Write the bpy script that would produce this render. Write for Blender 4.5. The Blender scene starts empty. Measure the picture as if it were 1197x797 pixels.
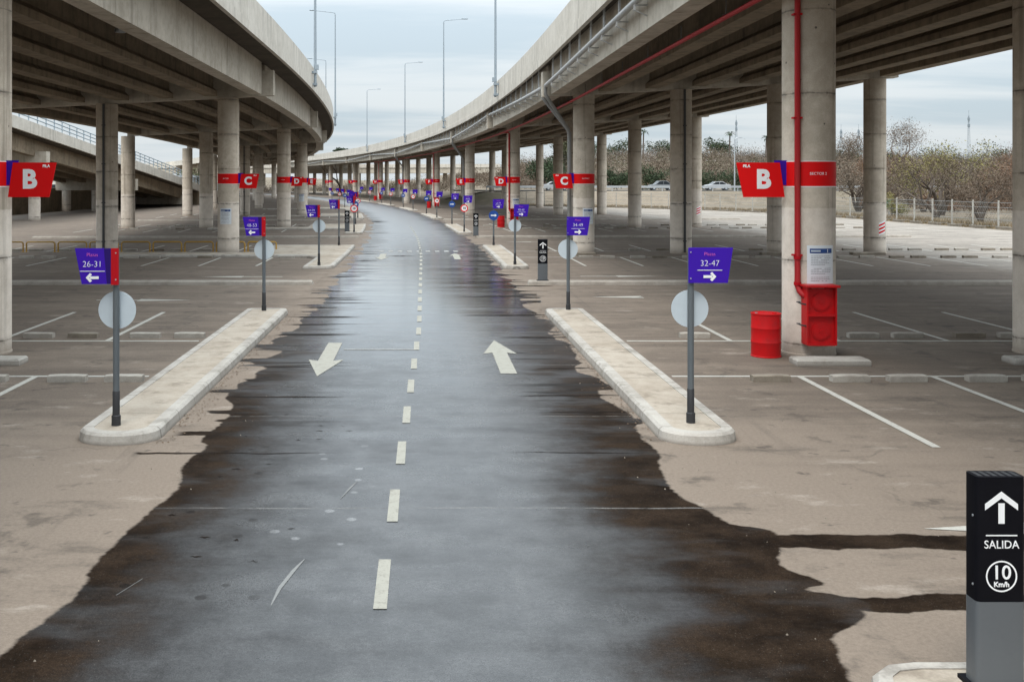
import bpy, bmesh, math, random
from mathutils import Vector, Matrix, noise as mnoise

random.seed(7)
SC = bpy.context.scene
COL = SC.collection
R_ = math.radians

# ------------------------------------------------------------------ camera
cam_d = bpy.data.cameras.new("camera")
cam = bpy.data.objects.new("camera", cam_d)
COL.objects.link(cam)
cam.location = (0, 0, 3.36)
cam.rotation_euler = (R_(90), 0, 0)
cam_d.sensor_width = 36.0
cam_d.lens = 36.09
cam_d.shift_x = 0.0865
cam_d.shift_y = -0.155
cam_d.clip_start = 0.1
cam_d.clip_end = 5000
SC.camera = cam

# ------------------------------------------------------------------ world, sun, exposure
SUN_EL, SUN_AZ = R_(58), R_(205)          # azimuth clockwise from +Y (straight ahead)
wd = bpy.data.worlds.new("World")
SC.world = wd
wd.use_nodes = True
SKY_CLOUD_GAIN = 1.0
EXPOSURE = 0.55
SC.view_settings.view_transform = 'Standard'
SC.view_settings.look = 'None'
SC.view_settings.gamma = 1
SC.view_settings.use_curve_mapping = False
SC.view_settings.exposure = EXPOSURE

sun_d = bpy.data.lights.new("sun", 'SUN')
sun = bpy.data.objects.new("sun", sun_d)
COL.objects.link(sun)
sun_d.energy = 1.5
sun_d.angle = R_(22)
sun_d.color = (1.0, 0.95, 0.88)
sdir = Vector((math.sin(SUN_AZ) * math.cos(SUN_EL), math.cos(SUN_AZ) * math.cos(SUN_EL), math.sin(SUN_EL)))
sun.rotation_euler = (-sdir).to_track_quat('-Z', 'Y').to_euler()
sun.location = (0, -20, 60)


# ------------------------------------------------------------------ node helper
class NT:
    def __init__(self, tree):
        self.t = tree
        self.t.nodes.clear()

    def n(self, typ, **kw):
        nd = self.t.nodes.new(typ)
        for k, v in kw.items():
            setattr(nd, k, v)
        return nd

    def put(self, sock, v):
        if v is None:
            return
        if hasattr(v, 'is_output'):
            self.t.links.new(v, sock)
        else:
            if isinstance(v, (tuple, list)) and len(v) == 3 and sock.type == 'RGBA':
                v = (*v, 1)
            sock.default_value = v

    def math(self, op, a, b=None, c=None, clamp=False):
        nd = self.n('ShaderNodeMath', operation=op)
        nd.use_clamp = clamp
        self.put(nd.inputs[0], a); self.put(nd.inputs[1], b); self.put(nd.inputs[2], c)
        return nd.outputs[0]

    def add(self, a, b): return self.math('ADD', a, b)
    def sub(self, a, b): return self.math('SUBTRACT', a, b)
    def mul(self, a, b): return self.math('MULTIPLY', a, b)
    def abs(self, a): return self.math('ABSOLUTE', a)
    def mx(self, a, b): return self.math('MAXIMUM', a, b)
    def mn(self, a, b): return self.math('MINIMUM', a, b)

    def sstep(self, x, lo, hi, a=0.0, b=1.0):
        """smooth ramp of x from a (at lo) to b (at hi)"""
        nd = self.n('ShaderNodeMapRange', interpolation_type='SMOOTHSTEP')
        if hi < lo:
            lo, hi, a, b = hi, lo, b, a
        self.put(nd.inputs[0], x)
        nd.inputs[1].default_value = lo; nd.inputs[2].default_value = hi
        nd.inputs[3].default_value = a; nd.inputs[4].default_value = b
        return nd.outputs[0]

    def mix(self, f, a, b, blend='MIX'):
        nd = self.n('ShaderNodeMix', data_type='RGBA', blend_type=blend)
        self.put(nd.inputs[0], f); self.put(nd.inputs[6], a); self.put(nd.inputs[7], b)
        return nd.outputs[2]

    def mixf(self, f, a, b):
        nd = self.n('ShaderNodeMix', data_type='FLOAT')
        self.put(nd.inputs[0], f); self.put(nd.inputs[2], a); self.put(nd.inputs[3], b)
        return nd.outputs[0]

    def map(self, vec, scale=(1, 1, 1), loc=(0, 0, 0)):
        nd = self.n('ShaderNodeMapping')
        self.put(nd.inputs[0], vec)
        nd.inputs[1].default_value = loc
        nd.inputs[3].default_value = scale
        return nd.outputs[0]

    def noise(self, vec, scale=1.0, detail=3.0, rough=0.55, dist=0.0):
        nd = self.n('ShaderNodeTexNoise')
        self.put(nd.inputs['Vector'], vec)
        nd.inputs['Scale'].default_value = scale
        nd.inputs['Detail'].default_value = detail
        nd.inputs['Roughness'].default_value = rough
        nd.inputs['Distortion'].default_value = dist
        return nd.outputs[0]

    def sep(self, vec):
        nd = self.n('ShaderNodeSeparateXYZ')
        self.put(nd.inputs[0], vec)
        return nd.outputs[0], nd.outputs[1], nd.outputs[2]

    def comb(self, x, y, z=0.0):
        nd = self.n('ShaderNodeCombineXYZ')
        self.put(nd.inputs[0], x); self.put(nd.inputs[1], y); self.put(nd.inputs[2], z)
        return nd.outputs[0]

    def bump(self, h, strength=0.3, dist=0.02):
        nd = self.n('ShaderNodeBump')
        nd.inputs['Strength'].default_value = strength
        nd.inputs['Distance'].default_value = dist
        self.put(nd.inputs['Height'], h)
        return nd.outputs[0]

    def finish(self, color, rough=0.8, normal=None, metallic=0.0, spec=0.5, coat=None, coat_rough=0.15):
        b = self.n('ShaderNodeBsdfPrincipled')
        self.put(b.inputs['Base Color'], color)
        self.put(b.inputs['Roughness'], rough)
        self.put(b.inputs['Metallic'], metallic)
        self.put(b.inputs['Specular IOR Level'], spec)
        if coat is not None:
            self.put(b.inputs['Coat Weight'], coat); self.put(b.inputs['Coat Roughness'], coat_rough)
            b.inputs['Coat IOR'].default_value = 1.40
            self.put(b.inputs['Coat Normal'], normal)
        if normal is not None:
            self.put(b.inputs['Normal'], normal)
        o = self.n('ShaderNodeOutputMaterial')
        self.t.links.new(b.outputs[0], o.inputs[0])
        return b


def newmat(name):
    m = bpy.data.materials.new(name)
    m.use_nodes = True
    return m, NT(m.node_tree)


# sky: Nishita blended with a high overcast sheet (brighter towards the zenith, as overcast skies are)
def build_world():
    g = NT(wd.node_tree)
    sky = g.n('ShaderNodeTexSky', sky_type='NISHITA')
    sky.sun_disc = False
    sky.sun_elevation = SUN_EL
    sky.sun_rotation = SUN_AZ
    sky.air_density = 1.2
    sky.dust_density = 2.0
    tc = g.n('ShaderNodeTexCoord').outputs['Generated']
    x, y, z = g.sep(tc)
    zc = g.mx(z, 0.0)
    inv = g.math('DIVIDE', 1.0, g.add(zc, 0.09))
    pl = g.comb(g.mul(x, inv), g.mul(y, inv), 0.0)
    n1 = g.noise(g.map(pl, (0.5, 1.3, 1)), 1.0, 6, 0.55, 0.3)
    n2 = g.noise(g.map(pl, (0.25, 0.6, 1), (3, 1, 0)), 1.0, 3, 0.5)
    m = g.add(g.mul(n1, 0.6), g.mul(n2, 0.4))
    m = g.sstep(m, 0.40, 0.58)
    lum = g.add(0.70, g.mul(g.math('POWER', zc, 1.7), 4.3))
    cl_a = g.mix(m, (5.35, 6.3, 7.0), (7.2, 7.75, 8.1))
    hz = g.sstep(z, 0.0, 0.06, 0.5, 0.0)
    cl = g.mix(hz, cl_a, (8.0, 8.5, 8.8))
    vm = g.n('ShaderNodeVectorMath', operation='SCALE')
    g.put(vm.inputs[0], cl); g.put(vm.inputs['Scale'], g.mul(lum, SKY_CLOUD_GAIN))
    col = g.mix(0.9, sky.outputs[0], vm.outputs[0])
    bg = g.n('ShaderNodeBackground')
    g.put(bg.inputs[0], col)
    bg.inputs[1].default_value = 0.1
    o = g.n('ShaderNodeOutputWorld')
    g.t.links.new(bg.outputs[0], o.inputs[0])


build_world()


# ------------------------------------------------------------------ mesh helper
class MB:
    def __init__(self):
        self.v, self.f, self.mi, self.uv = [], [], [], None
        self.cur = 0

    def vert(self, *p):
        self.v.append(tuple(p)); return len(self.v) - 1

    def face(self, idx):
        self.f.append(tuple(idx)); self.mi.append(self.cur)

    def poly(self, pts):
        self.face([self.vert(*p) for p in pts])

    def box(self, c, s, rz=0.0):
        cx, cy, cz = c; sx, sy, sz = s[0] / 2, s[1] / 2, s[2] / 2
        ca, sa = math.cos(rz), math.sin(rz)
        i = []
        for z in (-sz, sz):
            for (x, y) in ((-sx, -sy), (sx, -sy), (sx, sy), (-sx, sy)):
                i.append(self.vert(cx + x * ca - y * sa, cy + x * sa + y * ca, cz + z))
        for q in ((3, 2, 1, 0), (4, 5, 6, 7), (0, 1, 5, 4), (1, 2, 6, 5), (2, 3, 7, 6), (3, 0, 4, 7)):
            self.face([i[k] for k in q])

    def tube(self, pts, r, seg=10, caps=True):
        """round bar through pts; r is a number or one per point"""
        pts = [Vector(p) for p in pts]
        rs = r if isinstance(r, (list, tuple)) else [r] * len(pts)
        rings = []
        up = None
        for k, p in enumerate(pts):
            a = pts[max(k - 1, 0)]; b = pts[min(k + 1, len(pts) - 1)]
            t = (b - a).normalized()
            if up is None:
                ref = Vector((0, 0, 1)) if abs(t.z) < 0.9 else Vector((1, 0, 0))
                up = t.cross(ref).normalized()
            up = (up - t * up.dot(t)).normalized()
            w = t.cross(up)
            rings.append([self.vert(*(p + (up * math.cos(2 * math.pi * j / seg) + w * math.sin(2 * math.pi * j / seg)) * rs[k])) for j in range(seg)])
        for k in range(len(rings) - 1):
            for j in range(seg):
                j2 = (j + 1) % seg
                self.face([rings[k][j], rings[k][j2], rings[k + 1][j2], rings[k + 1][j]])
        if caps:
            self.face(list(reversed(rings[0]))); self.face(rings[-1])

    def lathe(self, prof, c=(0, 0, 0), seg=32, caps=True):
        """prof: (r, z) pairs from bottom to top"""
        rings = []
        for r, z in prof:
            rings.append([self.vert(c[0] + r * math.cos(2 * math.pi * j / seg), c[1] + r * math.sin(2 * math.pi * j / seg), c[2] + z) for j in range(seg)])
        for k in range(len(rings) - 1):
            for j in range(seg):
                j2 = (j + 1) % seg
                self.face([rings[k][j], rings[k][j2], rings[k + 1][j2], rings[k + 1][j]])
        if caps:
            self.face(list(reversed(rings[0]))); self.face(rings[-1])

    def prism(self, outline, y0, y1):
        """outline in x,z (counter-clockwise seen from -y), extruded from y0 (front) to y1"""
        a = [self.vert(x, y0, z) for x, z in outline]
        b = [self.vert(x, y1, z) for x, z in outline]
        n = len(outline)
        self.face(a); self.face(list(reversed(b)))
        for k in range(n):
            k2 = (k + 1) % n
            self.face([a[k2], a[k], b[k], b[k2]])

    def slab(self, outline, z0, z1):
        """outline in x,y counter-clockwise from above"""
        a = [self.vert(x, y, z0) for x, y in outline]
        b = [self.vert(x, y, z1) for x, y in outline]
        n = len(outline)
        self.face(list(reversed(a))); self.face(b)
        for k in range(n):
            k2 = (k + 1) % n
            self.face([a[k], a[k2], b[k2], b[k]])

    def mesh(self, name, mats, smooth=False):
        me = bpy.data.meshes.new(name)
        me.from_pydata(self.v, [], self.f)
        for m in (mats if isinstance(mats, (list, tuple)) else [mats]):
            me.materials.append(m)
        if any(self.mi):
            me.polygons.foreach_set('material_index', self.mi)
        if self.uv is not None:
            lay = me.uv_layers.new(name="UVMap")
            for lp in me.loops:
                lay.data[lp.index].uv = self.uv[lp.vertex_index]
        if smooth:
            me.polygons.foreach_set('use_smooth', [True] * len(me.polygons))
            try:
                me.set_sharp_from_angle(angle=R_(38))
            except Exception:
                pass
        me.update()
        return me

    def obj(self, name, mats, parent=None, smooth=False, loc=None):
        return link(name, self.mesh(name, mats, smooth), parent, loc)


def link(name, data, parent=None, loc=None, rz=None):
    o = bpy.data.objects.new(name, data)
    COL.objects.link(o)
    if parent is not None:
        o.parent = parent
    if loc is not None:
        o.location = loc
    if rz is not None:
        o.rotation_euler = (0, 0, rz)
    return o


def tag(o, label=None, cat=None, group=None, kind=None):
    if label: o['label'] = label
    if cat: o['category'] = cat
    if group: o['group'] = group
    if kind: o['kind'] = kind
    return o


def thing(name, label, cat, loc=(0, 0, 0), rz=0.0, group=None):
    return tag(link(name, None, None, loc, rz), label, cat, group)


def copy_tree(o, parent=None):
    c = o.copy()
    COL.objects.link(c)
    if parent is not None:
        c.parent = parent
    for ch in KIDS.get(o.name, [x for x in o.children]):
        copy_tree(ch, c)
    return c


KIDS = {}
ORD = ("first second third fourth fifth sixth seventh eighth ninth tenth eleventh twelfth thirteenth fourteenth fifteenth sixteenth "
       "seventeenth eighteenth nineteenth twentieth twenty-first twenty-second twenty-third twenty-fourth twenty-fifth twenty-sixth "
       "twenty-seventh twenty-eighth twenty-ninth thirtieth thirty-first thirty-second thirty-third thirty-fourth").split()
LET = "BCDEFGHIJKLMNOP"

# ------------------------------------------------------------------ plan: curved road coordinates
V0, RAD = 42.0, 700.0


def P(u, v, z=0.0):
    if v <= V0:
        return Vector((u, v, z))
    a = (v - V0) / RAD
    return Vector((-RAD + (RAD + u) * math.cos(a), V0 + (RAD + u) * math.sin(a), z))


def ang(v):
    return 0.0 if v <= V0 else (v - V0) / RAD


def to_px(p):
    return 495 + 1200 * p.x / p.y, 213 + 1200 * (3.36 - p.z) / p.y


def in_view(p, m=60):
    if p.y < 2: return False
    x, y = to_px(p)
    return -m < x < 1197 + m and -m < y < 797 + m


def strip(mb, u0, u1, v0, v1, z, dv=3.0, du=None):
    """flat sheet in road coordinates, with uv in metres"""
    if mb.uv is None: mb.uv = []
    nv = max(1, int(math.ceil((v1 - v0) / dv)))
    nu = max(1, int(math.ceil((u1 - u0) / du))) if du else 1
    rows = []
    for i in range(nv + 1):
        v = v0 + (v1 - v0) * i / nv
        row = []
        for j in range(nu + 1):
            u = u0 + (u1 - u0) * j / nu
            row.append(mb.vert(*P(u, v, z))); mb.uv.append((u, v))
        rows.append(row)
    for i in range(nv):
        for j in range(nu):
            mb.face([rows[i][j], rows[i][j + 1], rows[i + 1][j + 1], rows[i + 1][j]])


def sweep(mb, prof, v0, v1, dv=3.0, caps=True):
    """closed profile of (u, z), counter-clockwise seen looking along the road, swept along the road"""
    nv = max(1, int(math.ceil((v1 - v0) / dv)))
    rings = []
    for i in range(nv + 1):
        v = v0 + (v1 - v0) * i / nv
        rings.append([mb.vert(*P(u, v, z)) for u, z in prof])
    n = len(prof)
    for i in range(nv):
        for j in range(n):
            k = (j + 1) % n
            mb.face([rings[i][j], rings[i][k], rings[i + 1][k], rings[i + 1][j]])
    if caps:
        mb.face(list(reversed(rings[0]))); mb.face(rings[-1])


# ------------------------------------------------------------------ materials
def mat_plain(name, col, rough=0.5, metallic=0.0, grime=0.25, scale=4.0, spec=0.5):
    m, g = newmat(name)
    pos = g.n('ShaderNodeNewGeometry').outputs['Position']
    n = g.noise(pos, scale, 5, 0.6)
    n2 = g.noise(pos, scale * 9, 3, 0.6)
    f = g.sstep(g.add(g.mul(n, 0.7), g.mul(n2, 0.3)), 0.42, 0.72)
    dark = tuple(c * 0.62 + 0.010 for c in col) if max(col) > 0.02 else tuple(c * 1.6 + .004 for c in col)
    c = g.mix(g.mul(f, grime), col, dark)
    r = g.add(rough - 0.06, g.mul(n2, 0.14))
    g.finish(c, r, None, metallic, spec)
    return m


def mat_concrete(name, base, dark, streak=True, rough=0.88, joints=0.0):
    """cast concrete: blotches, rain streaks, fine grain"""
    m, g = newmat(name)
    pos = g.n('ShaderNodeNewGeometry').outputs['Position']
    big = g.noise(pos, 0.55, 5, 0.6)
    mid = g.noise(pos, 3.2, 5, 0.65)
    fine = g.noise(pos, 40, 3, 0.6)
    st = g.noise(g.map(pos, (2.6, 2.6, 0.16)), 1.0, 5, 0.6)
    f = g.sstep(g.add(g.mul(big, 0.5), g.mul(mid, 0.5)), 0.36, 0.68)
    c = g.mix(f, base, dark)
    if joints:
        px, py, pz = g.sep(pos)
        jj = g.mul(g.abs(g.sub(g.math('FRACT', g.math('DIVIDE', py, joints)), 0.5)), joints)
        c = g.mix(g.mul(g.sstep(jj, 0.014, 0.005), 0.7), c, tuple(x * 0.35 for x in dark))
        low = g.sstep(g.add(pz, g.mul(mid, 0.06)), 0.085, 0.02)
        c = g.mix(g.mul(low, 0.7), c, (0.12, 0.095, 0.075))
        blot = g.sstep(g.noise(pos, 1.6, 5, 0.7), 0.52, 0.66)
        c = g.mix(g.mul(blot, 0.5), c, tuple(x * 0.62 for x in dark))
    if streak:
        sf = g.sstep(st, 0.50, 0.74)
        c = g.mix(g.mul(sf, 0.55), c, tuple(x * 0.5 for x in dark))
        sl = g.sstep(st, 0.42, 0.25)
        c = g.mix(g.mul(sl, 0.25), c, tuple(min(1, x * 1.18) for x in base))
    c = g.mix(0.08, c, g.mix(g.sstep(fine, 0.35, 0.65), (0.15, 0.15, 0.15), (0.8, 0.8, 0.8)), 'OVERLAY')
    g.finish(c, rough, g.bump(g.add(g.mul(mid, 0.6), g.mul(fine, 0.4)), 0.25, 0.01), 0, 0.3)
    return m


def mat_column():
    m, g = newmat("column_concrete")
    pos = g.n('ShaderNodeNewGeometry').outputs['Position']
    x, y, z = g.sep(pos)
    obi = g.n('ShaderNodeObjectInfo').outputs['Random']
    off = g.comb(g.mul(obi, 31.0), g.mul(obi, 17.0), g.mul(obi, 5.0))
    vadd = g.n('ShaderNodeVectorMath', operation='ADD')
    g.put(vadd.inputs[0], pos); g.put(vadd.inputs[1], off)
    p = vadd.outputs[0]
    big = g.noise(p, 0.7, 5, 0.6)
    mid = g.noise(p, 4.0, 5, 0.65)
    fine = g.noise(p, 45, 3, 0.6)
    st = g.noise(g.map(p, (4.5, 4.5, 0.14)), 1.0, 5, 0.6)
    f = g.sstep(g.add(g.mul(big, 0.5), g.mul(mid, 0.5)), 0.38, 0.66)
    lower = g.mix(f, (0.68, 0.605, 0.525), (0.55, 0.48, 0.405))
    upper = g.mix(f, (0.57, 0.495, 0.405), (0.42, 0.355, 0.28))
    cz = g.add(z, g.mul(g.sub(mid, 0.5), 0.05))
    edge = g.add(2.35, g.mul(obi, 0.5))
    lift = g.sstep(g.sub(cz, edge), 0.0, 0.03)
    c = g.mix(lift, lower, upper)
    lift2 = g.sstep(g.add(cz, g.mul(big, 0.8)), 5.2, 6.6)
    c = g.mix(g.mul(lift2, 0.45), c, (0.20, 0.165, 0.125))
    sf = g.sstep(st, 0.52, 0.72)
    c = g.mix(g.mul(sf, g.mixf(lift, 0.28, 0.6)), c, (0.15, 0.122, 0.092))
    # dust and splash at the foot
    foot = g.sstep(g.add(z, g.mul(mid, 0.3)), 0.55, 0.1)
    c = g.mix(g.mul(foot, 0.7), c, (0.20, 0.155, 0.115))
    # formwork joints, ragged dark rings
    jj = g.math('FRACT', g.math('DIVIDE', g.add(cz, g.mul(obi, 0.6)), 1.62))
    ring = g.sstep(g.abs(g.sub(jj, 0.5)), 0.014, 0.004)
    rag = g.sstep(g.noise(p, 2.4, 4, 0.7), 0.40, 0.62)
    c = g.mix(g.mul(ring, g.add(0.3, g.mul(rag, 0.65))), c, (0.085, 0.07, 0.055))
    soft = g.sstep(jj, 0.40, 0.5)
    soft = g.mul(soft, g.sstep(jj, 0.56, 0.5))
    c = g.mix(g.mul(g.mul(soft, rag), 0.55), c, (0.15, 0.125, 0.10))
    # pour holes
    vo = g.n('ShaderNodeTexVoronoi')
    g.put(vo.inputs['Vector'], p); vo.inputs['Scale'].default_value = 1.9
    hole = g.sstep(vo.outputs['Distance'], 0.055, 0.035)
    c = g.mix(g.mul(hole, 0.8), c, (0.05, 0.04, 0.035))
    c = g.mix(0.08, c, g.mix(g.sstep(fine, 0.35, 0.65), (0.15, 0.15, 0.15), (0.8, 0.8, 0.8)), 'OVERLAY')
    g.finish(c, 0.85, g.bump(g.add(g.mul(mid, 0.7), g.mul(fine, 0.3)), 0.25, 0.008), 0, 0.3)
    return m


def mat_lot():
    """dusty car-park asphalt with a wet road down the middle; uv = metres across / along the road"""
    m, g = newmat("wet_asphalt")
    uvn = g.n('ShaderNodeUVMap'); uvn.uv_map = "UVMap"
    uv = uvn.outputs[0]
    u, v, _ = g.sep(uv)
    far = g.sstep(v, 13.5, 32.0)
    au = g.abs(g.add(u, 0.05))
    wob = g.noise(g.map(uv, (0.30, 0.50, 1), (2.3, 0.6, 0)), 1.0, 2.5, 0.45)
    wobf = g.noise(g.map(uv, (3.0, 6.0, 1)), 1.0, 4, 0.6)
    stk = g.noise(g.map(uv, (0.20, 1.5, 1)), 1.0, 2, 0.45)
    stk2 = g.noise(g.map(uv, (0.16, 2.4, 1), (4, 2, 0)), 1.0, 1, 0.5)
    finger = g.mul(g.sstep(stk, 0.57, 0.66), 0.75)
    finger2 = g.mul(g.sstep(stk2, 0.66, 0.70), 0.6)
    half = g.add(2.95, g.add(g.mul(g.sub(wob, 0.5), 1.5), g.mul(g.sub(wobf, 0.5), 0.10)))
    half = g.add(half, g.mul(g.add(finger, g.mul(finger2, 0.35)), 0.8))
    half = g.mn(half, g.add(3.7, g.mul(wobf, 0.15)))

    def edge_curve(pts, v0, v1, h0, h1):
        """the stain's measured half-width, as a curve over the distance along the road"""
        fc = g.n('ShaderNodeFloatCurve')
        cv = fc.mapping.curves[0]
        pts = sorted(pts)
        nrm = [((a - v0) / (v1 - v0), (b - h0) / (h1 - h0)) for a, b in pts]
        cv.points[0].location = nrm[0]; cv.points[1].location = nrm[-1]
        for p in nrm[1:-1]:
            cv.points.new(*p)
        fc.mapping.update()
        g.put(fc.inputs['Value'], g.math('DIVIDE', g.sub(v, v0), v1 - v0, clamp=True))
        return g.add(h0, g.mul(fc.outputs[0], h1 - h0))
    eR = edge_curve([(6.5, 2.95), (6.95, 2.99), (7.26, 3.05), (7.5, 3.1), (7.83, 3.4), (8.06, 3.55), (8.36, 3.5), (8.49, 3.26), (8.58, 3.45), (8.82, 3.33), (9.01, 3.25), (9.38, 3.36), (9.84, 3.47), (10.08, 3.13), (10.6, 2.99),
                     (11.2, 2.83), (12.2, 2.91), (12.78, 3.02), (13.5, 2.98), (15.7, 3.18), (18, 3.12)], 6.5, 18.0, 2.5, 4.0)
    eL = edge_curve([(6.5, 3.02), (7.29, 3.0), (7.53, 2.98), (7.9, 2.9), (8.49, 2.83), (8.96, 2.89), (9.78, 2.85), (10.5, 2.79), (11.2, 2.70), (12.33, 2.85), (13.03, 2.76), (13.4, 2.9), (14.4, 2.80), (15.55, 2.85), (18, 2.92)], 6.5, 18.0, 2.5, 4.0)
    isR = g.sstep(u, -0.05, 0.05)
    traced = g.add(g.add(g.mixf(isR, eL, eR), g.mul(g.sub(wobf, 0.5), 0.11)), g.mul(g.sub(g.noise(g.map(uv, (9.0, 14.0, 1)), 1.0, 3, 0.6), 0.5), 0.05))
    half = g.mixf(g.sstep(v, 13.5, 16.5), g.sub(traced, 0.05), half)
    d = g.sub(au, half)
    wet = g.sstep(d, 0.025, -0.025)
    vw = g.add(v, g.add(g.mul(g.sub(g.noise(g.map(uv, (0.9, 0.3, 1)), 1.0, 4, 0.6), 0.5), 0.40), g.mul(g.sub(wobf, 0.5), 0.05)))

    rivn = g.noise(g.map(uv, (1.7, 0.4, 1), (3, 3, 0)), 1.0, 4, 0.65)

    def rivulet(vc, w, ua, ub, taper=0.5):
        wn = g.mul(g.add(0.62, g.mul(rivn, 0.76)), 1.0)
        a = g.sstep(g.math('DIVIDE', g.abs(g.sub(vw, vc)), wn), w, w * 0.82)
        b = g.mul(g.sstep(u, ua, ua + taper), g.sstep(u, ub, ub - taper))
        return g.mul(a, g.sstep(b, 0.0, 0.2))

    for args in ((9.60, 0.215, 1.0, 40.0), (8.18, 0.165, 1.0, 5.35, 0.9), (12.73, 0.045, -3.65, -1.0, 0.4), (13.72, 0.13, -3.45, -1.0, 0.9)):
        wet = g.mx(wet, rivulet(*args))
    # ---- dry surface
    n_big = g.noise(g.map(uv, (0.11, 0.20, 1)), 1.0, 6, 0.62)
    n_sw = g.noise(g.map(uv, (0.16, 1.3, 1), (7, 3, 0)), 1.0, 6, 0.65)
    n_m = g.noise(uv, 1.7, 6, 0.68)
    n_f = g.noise(uv, 26, 4, 0.7)
    n_ff = g.noise(uv, 95, 2, 0.6)
    dust = g.add(g.mul(n_big, 0.32), g.add(g.mul(n_sw, 0.44), g.mul(n_m, 0.24)))
    shoulder = g.mul(g.sstep(v, 15.5, 11.5), 0.14)
    shoulder = g.add(shoulder, g.mul(g.sstep(au, 5.0, 3.2), 0.11))
    fdust = g.sstep(g.add(dust, shoulder), 0.42, 0.64)
    dry = g.mix(fdust, (0.126, 0.099, 0.078), (0.188, 0.149, 0.117))
    # paler lot outside the decks: open-sky light put into the colour
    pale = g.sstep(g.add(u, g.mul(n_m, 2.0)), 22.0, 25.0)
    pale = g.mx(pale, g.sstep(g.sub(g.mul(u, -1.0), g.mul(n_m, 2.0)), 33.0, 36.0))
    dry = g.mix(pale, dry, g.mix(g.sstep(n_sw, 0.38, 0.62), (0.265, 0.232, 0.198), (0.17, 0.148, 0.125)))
    # tyre-dark drip patches and stains
    stain = g.sstep(g.noise(g.map(uv, (0.40, 1.1, 1), (11, 5, 0)), 1.0, 6, 0.72), 0.53, 0.70)
    dry = g.mix(g.mul(stain, 0.55), dry, (0.055, 0.045, 0.037))
    spot = g.sstep(g.noise(g.map(uv, (2.2, 3.4, 1), (1, 9, 0)), 1.0, 3, 0.6), 0.64, 0.72)
    dry = g.mix(g.mul(spot, 0.6), dry, (0.05, 0.04, 0.034))
    lime = g.sstep(g.noise(g.map(uv, (0.9, 1.8, 1), (15, 2, 0)), 1.0, 5, 0.7), 0.57, 0.72)
    dry = g.mix(g.mul(lime, 0.4), dry, (0.36, 0.31, 0.26))
    dry = g.mix(0.20, dry, g.mix(g.sstep(g.add(g.mul(n_f, 0.6), g.mul(n_ff, 0.4)), 0.34, 0.66), (0.08, 0.08, 0.08), (0.86, 0.86, 0.86)), 'OVERLAY')
    tyre = g.mul(g.sstep(g.noise(g.map(uv, (2.6, 0.10, 1), (3, 6, 0)), 1.0, 4, 0.6), 0.56, 0.70), g.sstep(n_big, 0.42, 0.55))
    dry = g.mix(g.mul(tyre, 0.30), dry, (0.060, 0.050, 0.042))
    # oil drips in the middle of each bay
    bay = g.mul(g.abs(g.sub(g.math('FRACT', g.math('DIVIDE', g.sub(u, 6.5), 2.3)), 0.5)), 2.3)
    oil = g.mul(g.sstep(bay, 0.55, 0.1), g.sstep(g.noise(g.map(uv, (1.6, 1.6, 1), (9, 4, 0)), 1.0, 4, 0.65), 0.54, 0.66))
    dry = g.mix(g.mul(oil, 0.5), dry, (0.045, 0.037, 0.031))
    # cracks
    vo = g.n('ShaderNodeTexVoronoi', feature='DISTANCE_TO_EDGE')
    wv = g.n('ShaderNodeVectorMath', operation='ADD')
    g.put(wv.inputs[0], g.map(uv, (0.14, 0.2, 1)))
    nt = g.n('ShaderNodeTexNoise'); g.put(nt.inputs['Vector'], uv); nt.inputs['Scale'].default_value = 0.8
    sc = g.n('ShaderNodeVectorMath', operation='SCALE'); g.put(sc.inputs[0], nt.outputs['Color']); sc.inputs['Scale'].default_value = 0.3
    g.put(wv.inputs[1], sc.outputs[0])
    g.put(vo.inputs['Vector'], wv.outputs[0]); vo.inputs['Scale'].default_value = 1.0
    crack = g.sstep(vo.outputs['Distance'], 0.0035, 0.001)
    dry = g.mix(g.mul(crack, g.sstep(n_big, 0.42, 0.6, 0.0, 0.6)), dry, (0.04, 0.035, 0.03))
    # ---- wet surface
    dn = g.add(d, g.add(g.mul(g.sub(n_sw, 0.5), g.mixf(far, 0.7, 1.2)), g.mul(g.sub(n_m, 0.5), 0.9)))
    dn = g.sub(dn, g.mul(g.mul(isR, g.sstep(v, 12.0, 9.5)), -0.35))
    dn = g.sub(dn, g.mul(g.sub(1.0, isR), 0.25))
    inner = g.sstep(dn, -1.55, -0.45)                                 # 1 along the soaked margins
    soak = g.mul(inner, g.sstep(g.noise(g.map(uv, (0.35, 0.8, 1), (5, 5, 0)), 1.0, 4, 0.6), 0.36, 0.50, 0.55, 1.0))
    soak = g.mx(soak, g.sstep(d, -0.02, 0.1))
    wcol = g.mix(soak, g.mix(g.sstep(n_m, 0.35, 0.65), (0.055, 0.055, 0.056), (0.032, 0.032, 0.033)), g.mix(g.sstep(n_m, 0.3, 0.7), (0.008, 0.005, 0.0032), (0.028, 0.018, 0.0115)))
    wr = g.add(g.mixf(soak, g.mixf(far, 0.30, 0.15), g.mixf(far, 0.60, 0.18)), g.mul(g.sub(n_sw, 0.5), 0.36))
    wr = g.mx(wr, 0.07)
    # black runnels lying across the lane from the margins
    run = g.mul(g.mul(g.sstep(stk2, 0.63, 0.655), g.sstep(d, -2.0, -1.0)), g.sstep(v, 12.0, 17.0))
    wcol = g.mix(run, wcol, (0.010, 0.007, 0.005))
    wr = g.mixf(run, wr, 0.55)
    mott = g.noise(g.map(uv, (0.7, 0.9, 1), (8, 1, 0)), 1.0, 5, 0.65)
    wcol = g.mix(g.mul(g.sstep(mott, 0.52, 0.68), g.sub(0.6, g.mul(soak, 0.6))), wcol, (0.018, 0.017, 0.017))
    wr = g.add(wr, g.mul(g.sub(mott, 0.5), g.mixf(far, 0.5, 0.15)))
    wr = g.mx(wr, 0.07)
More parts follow.
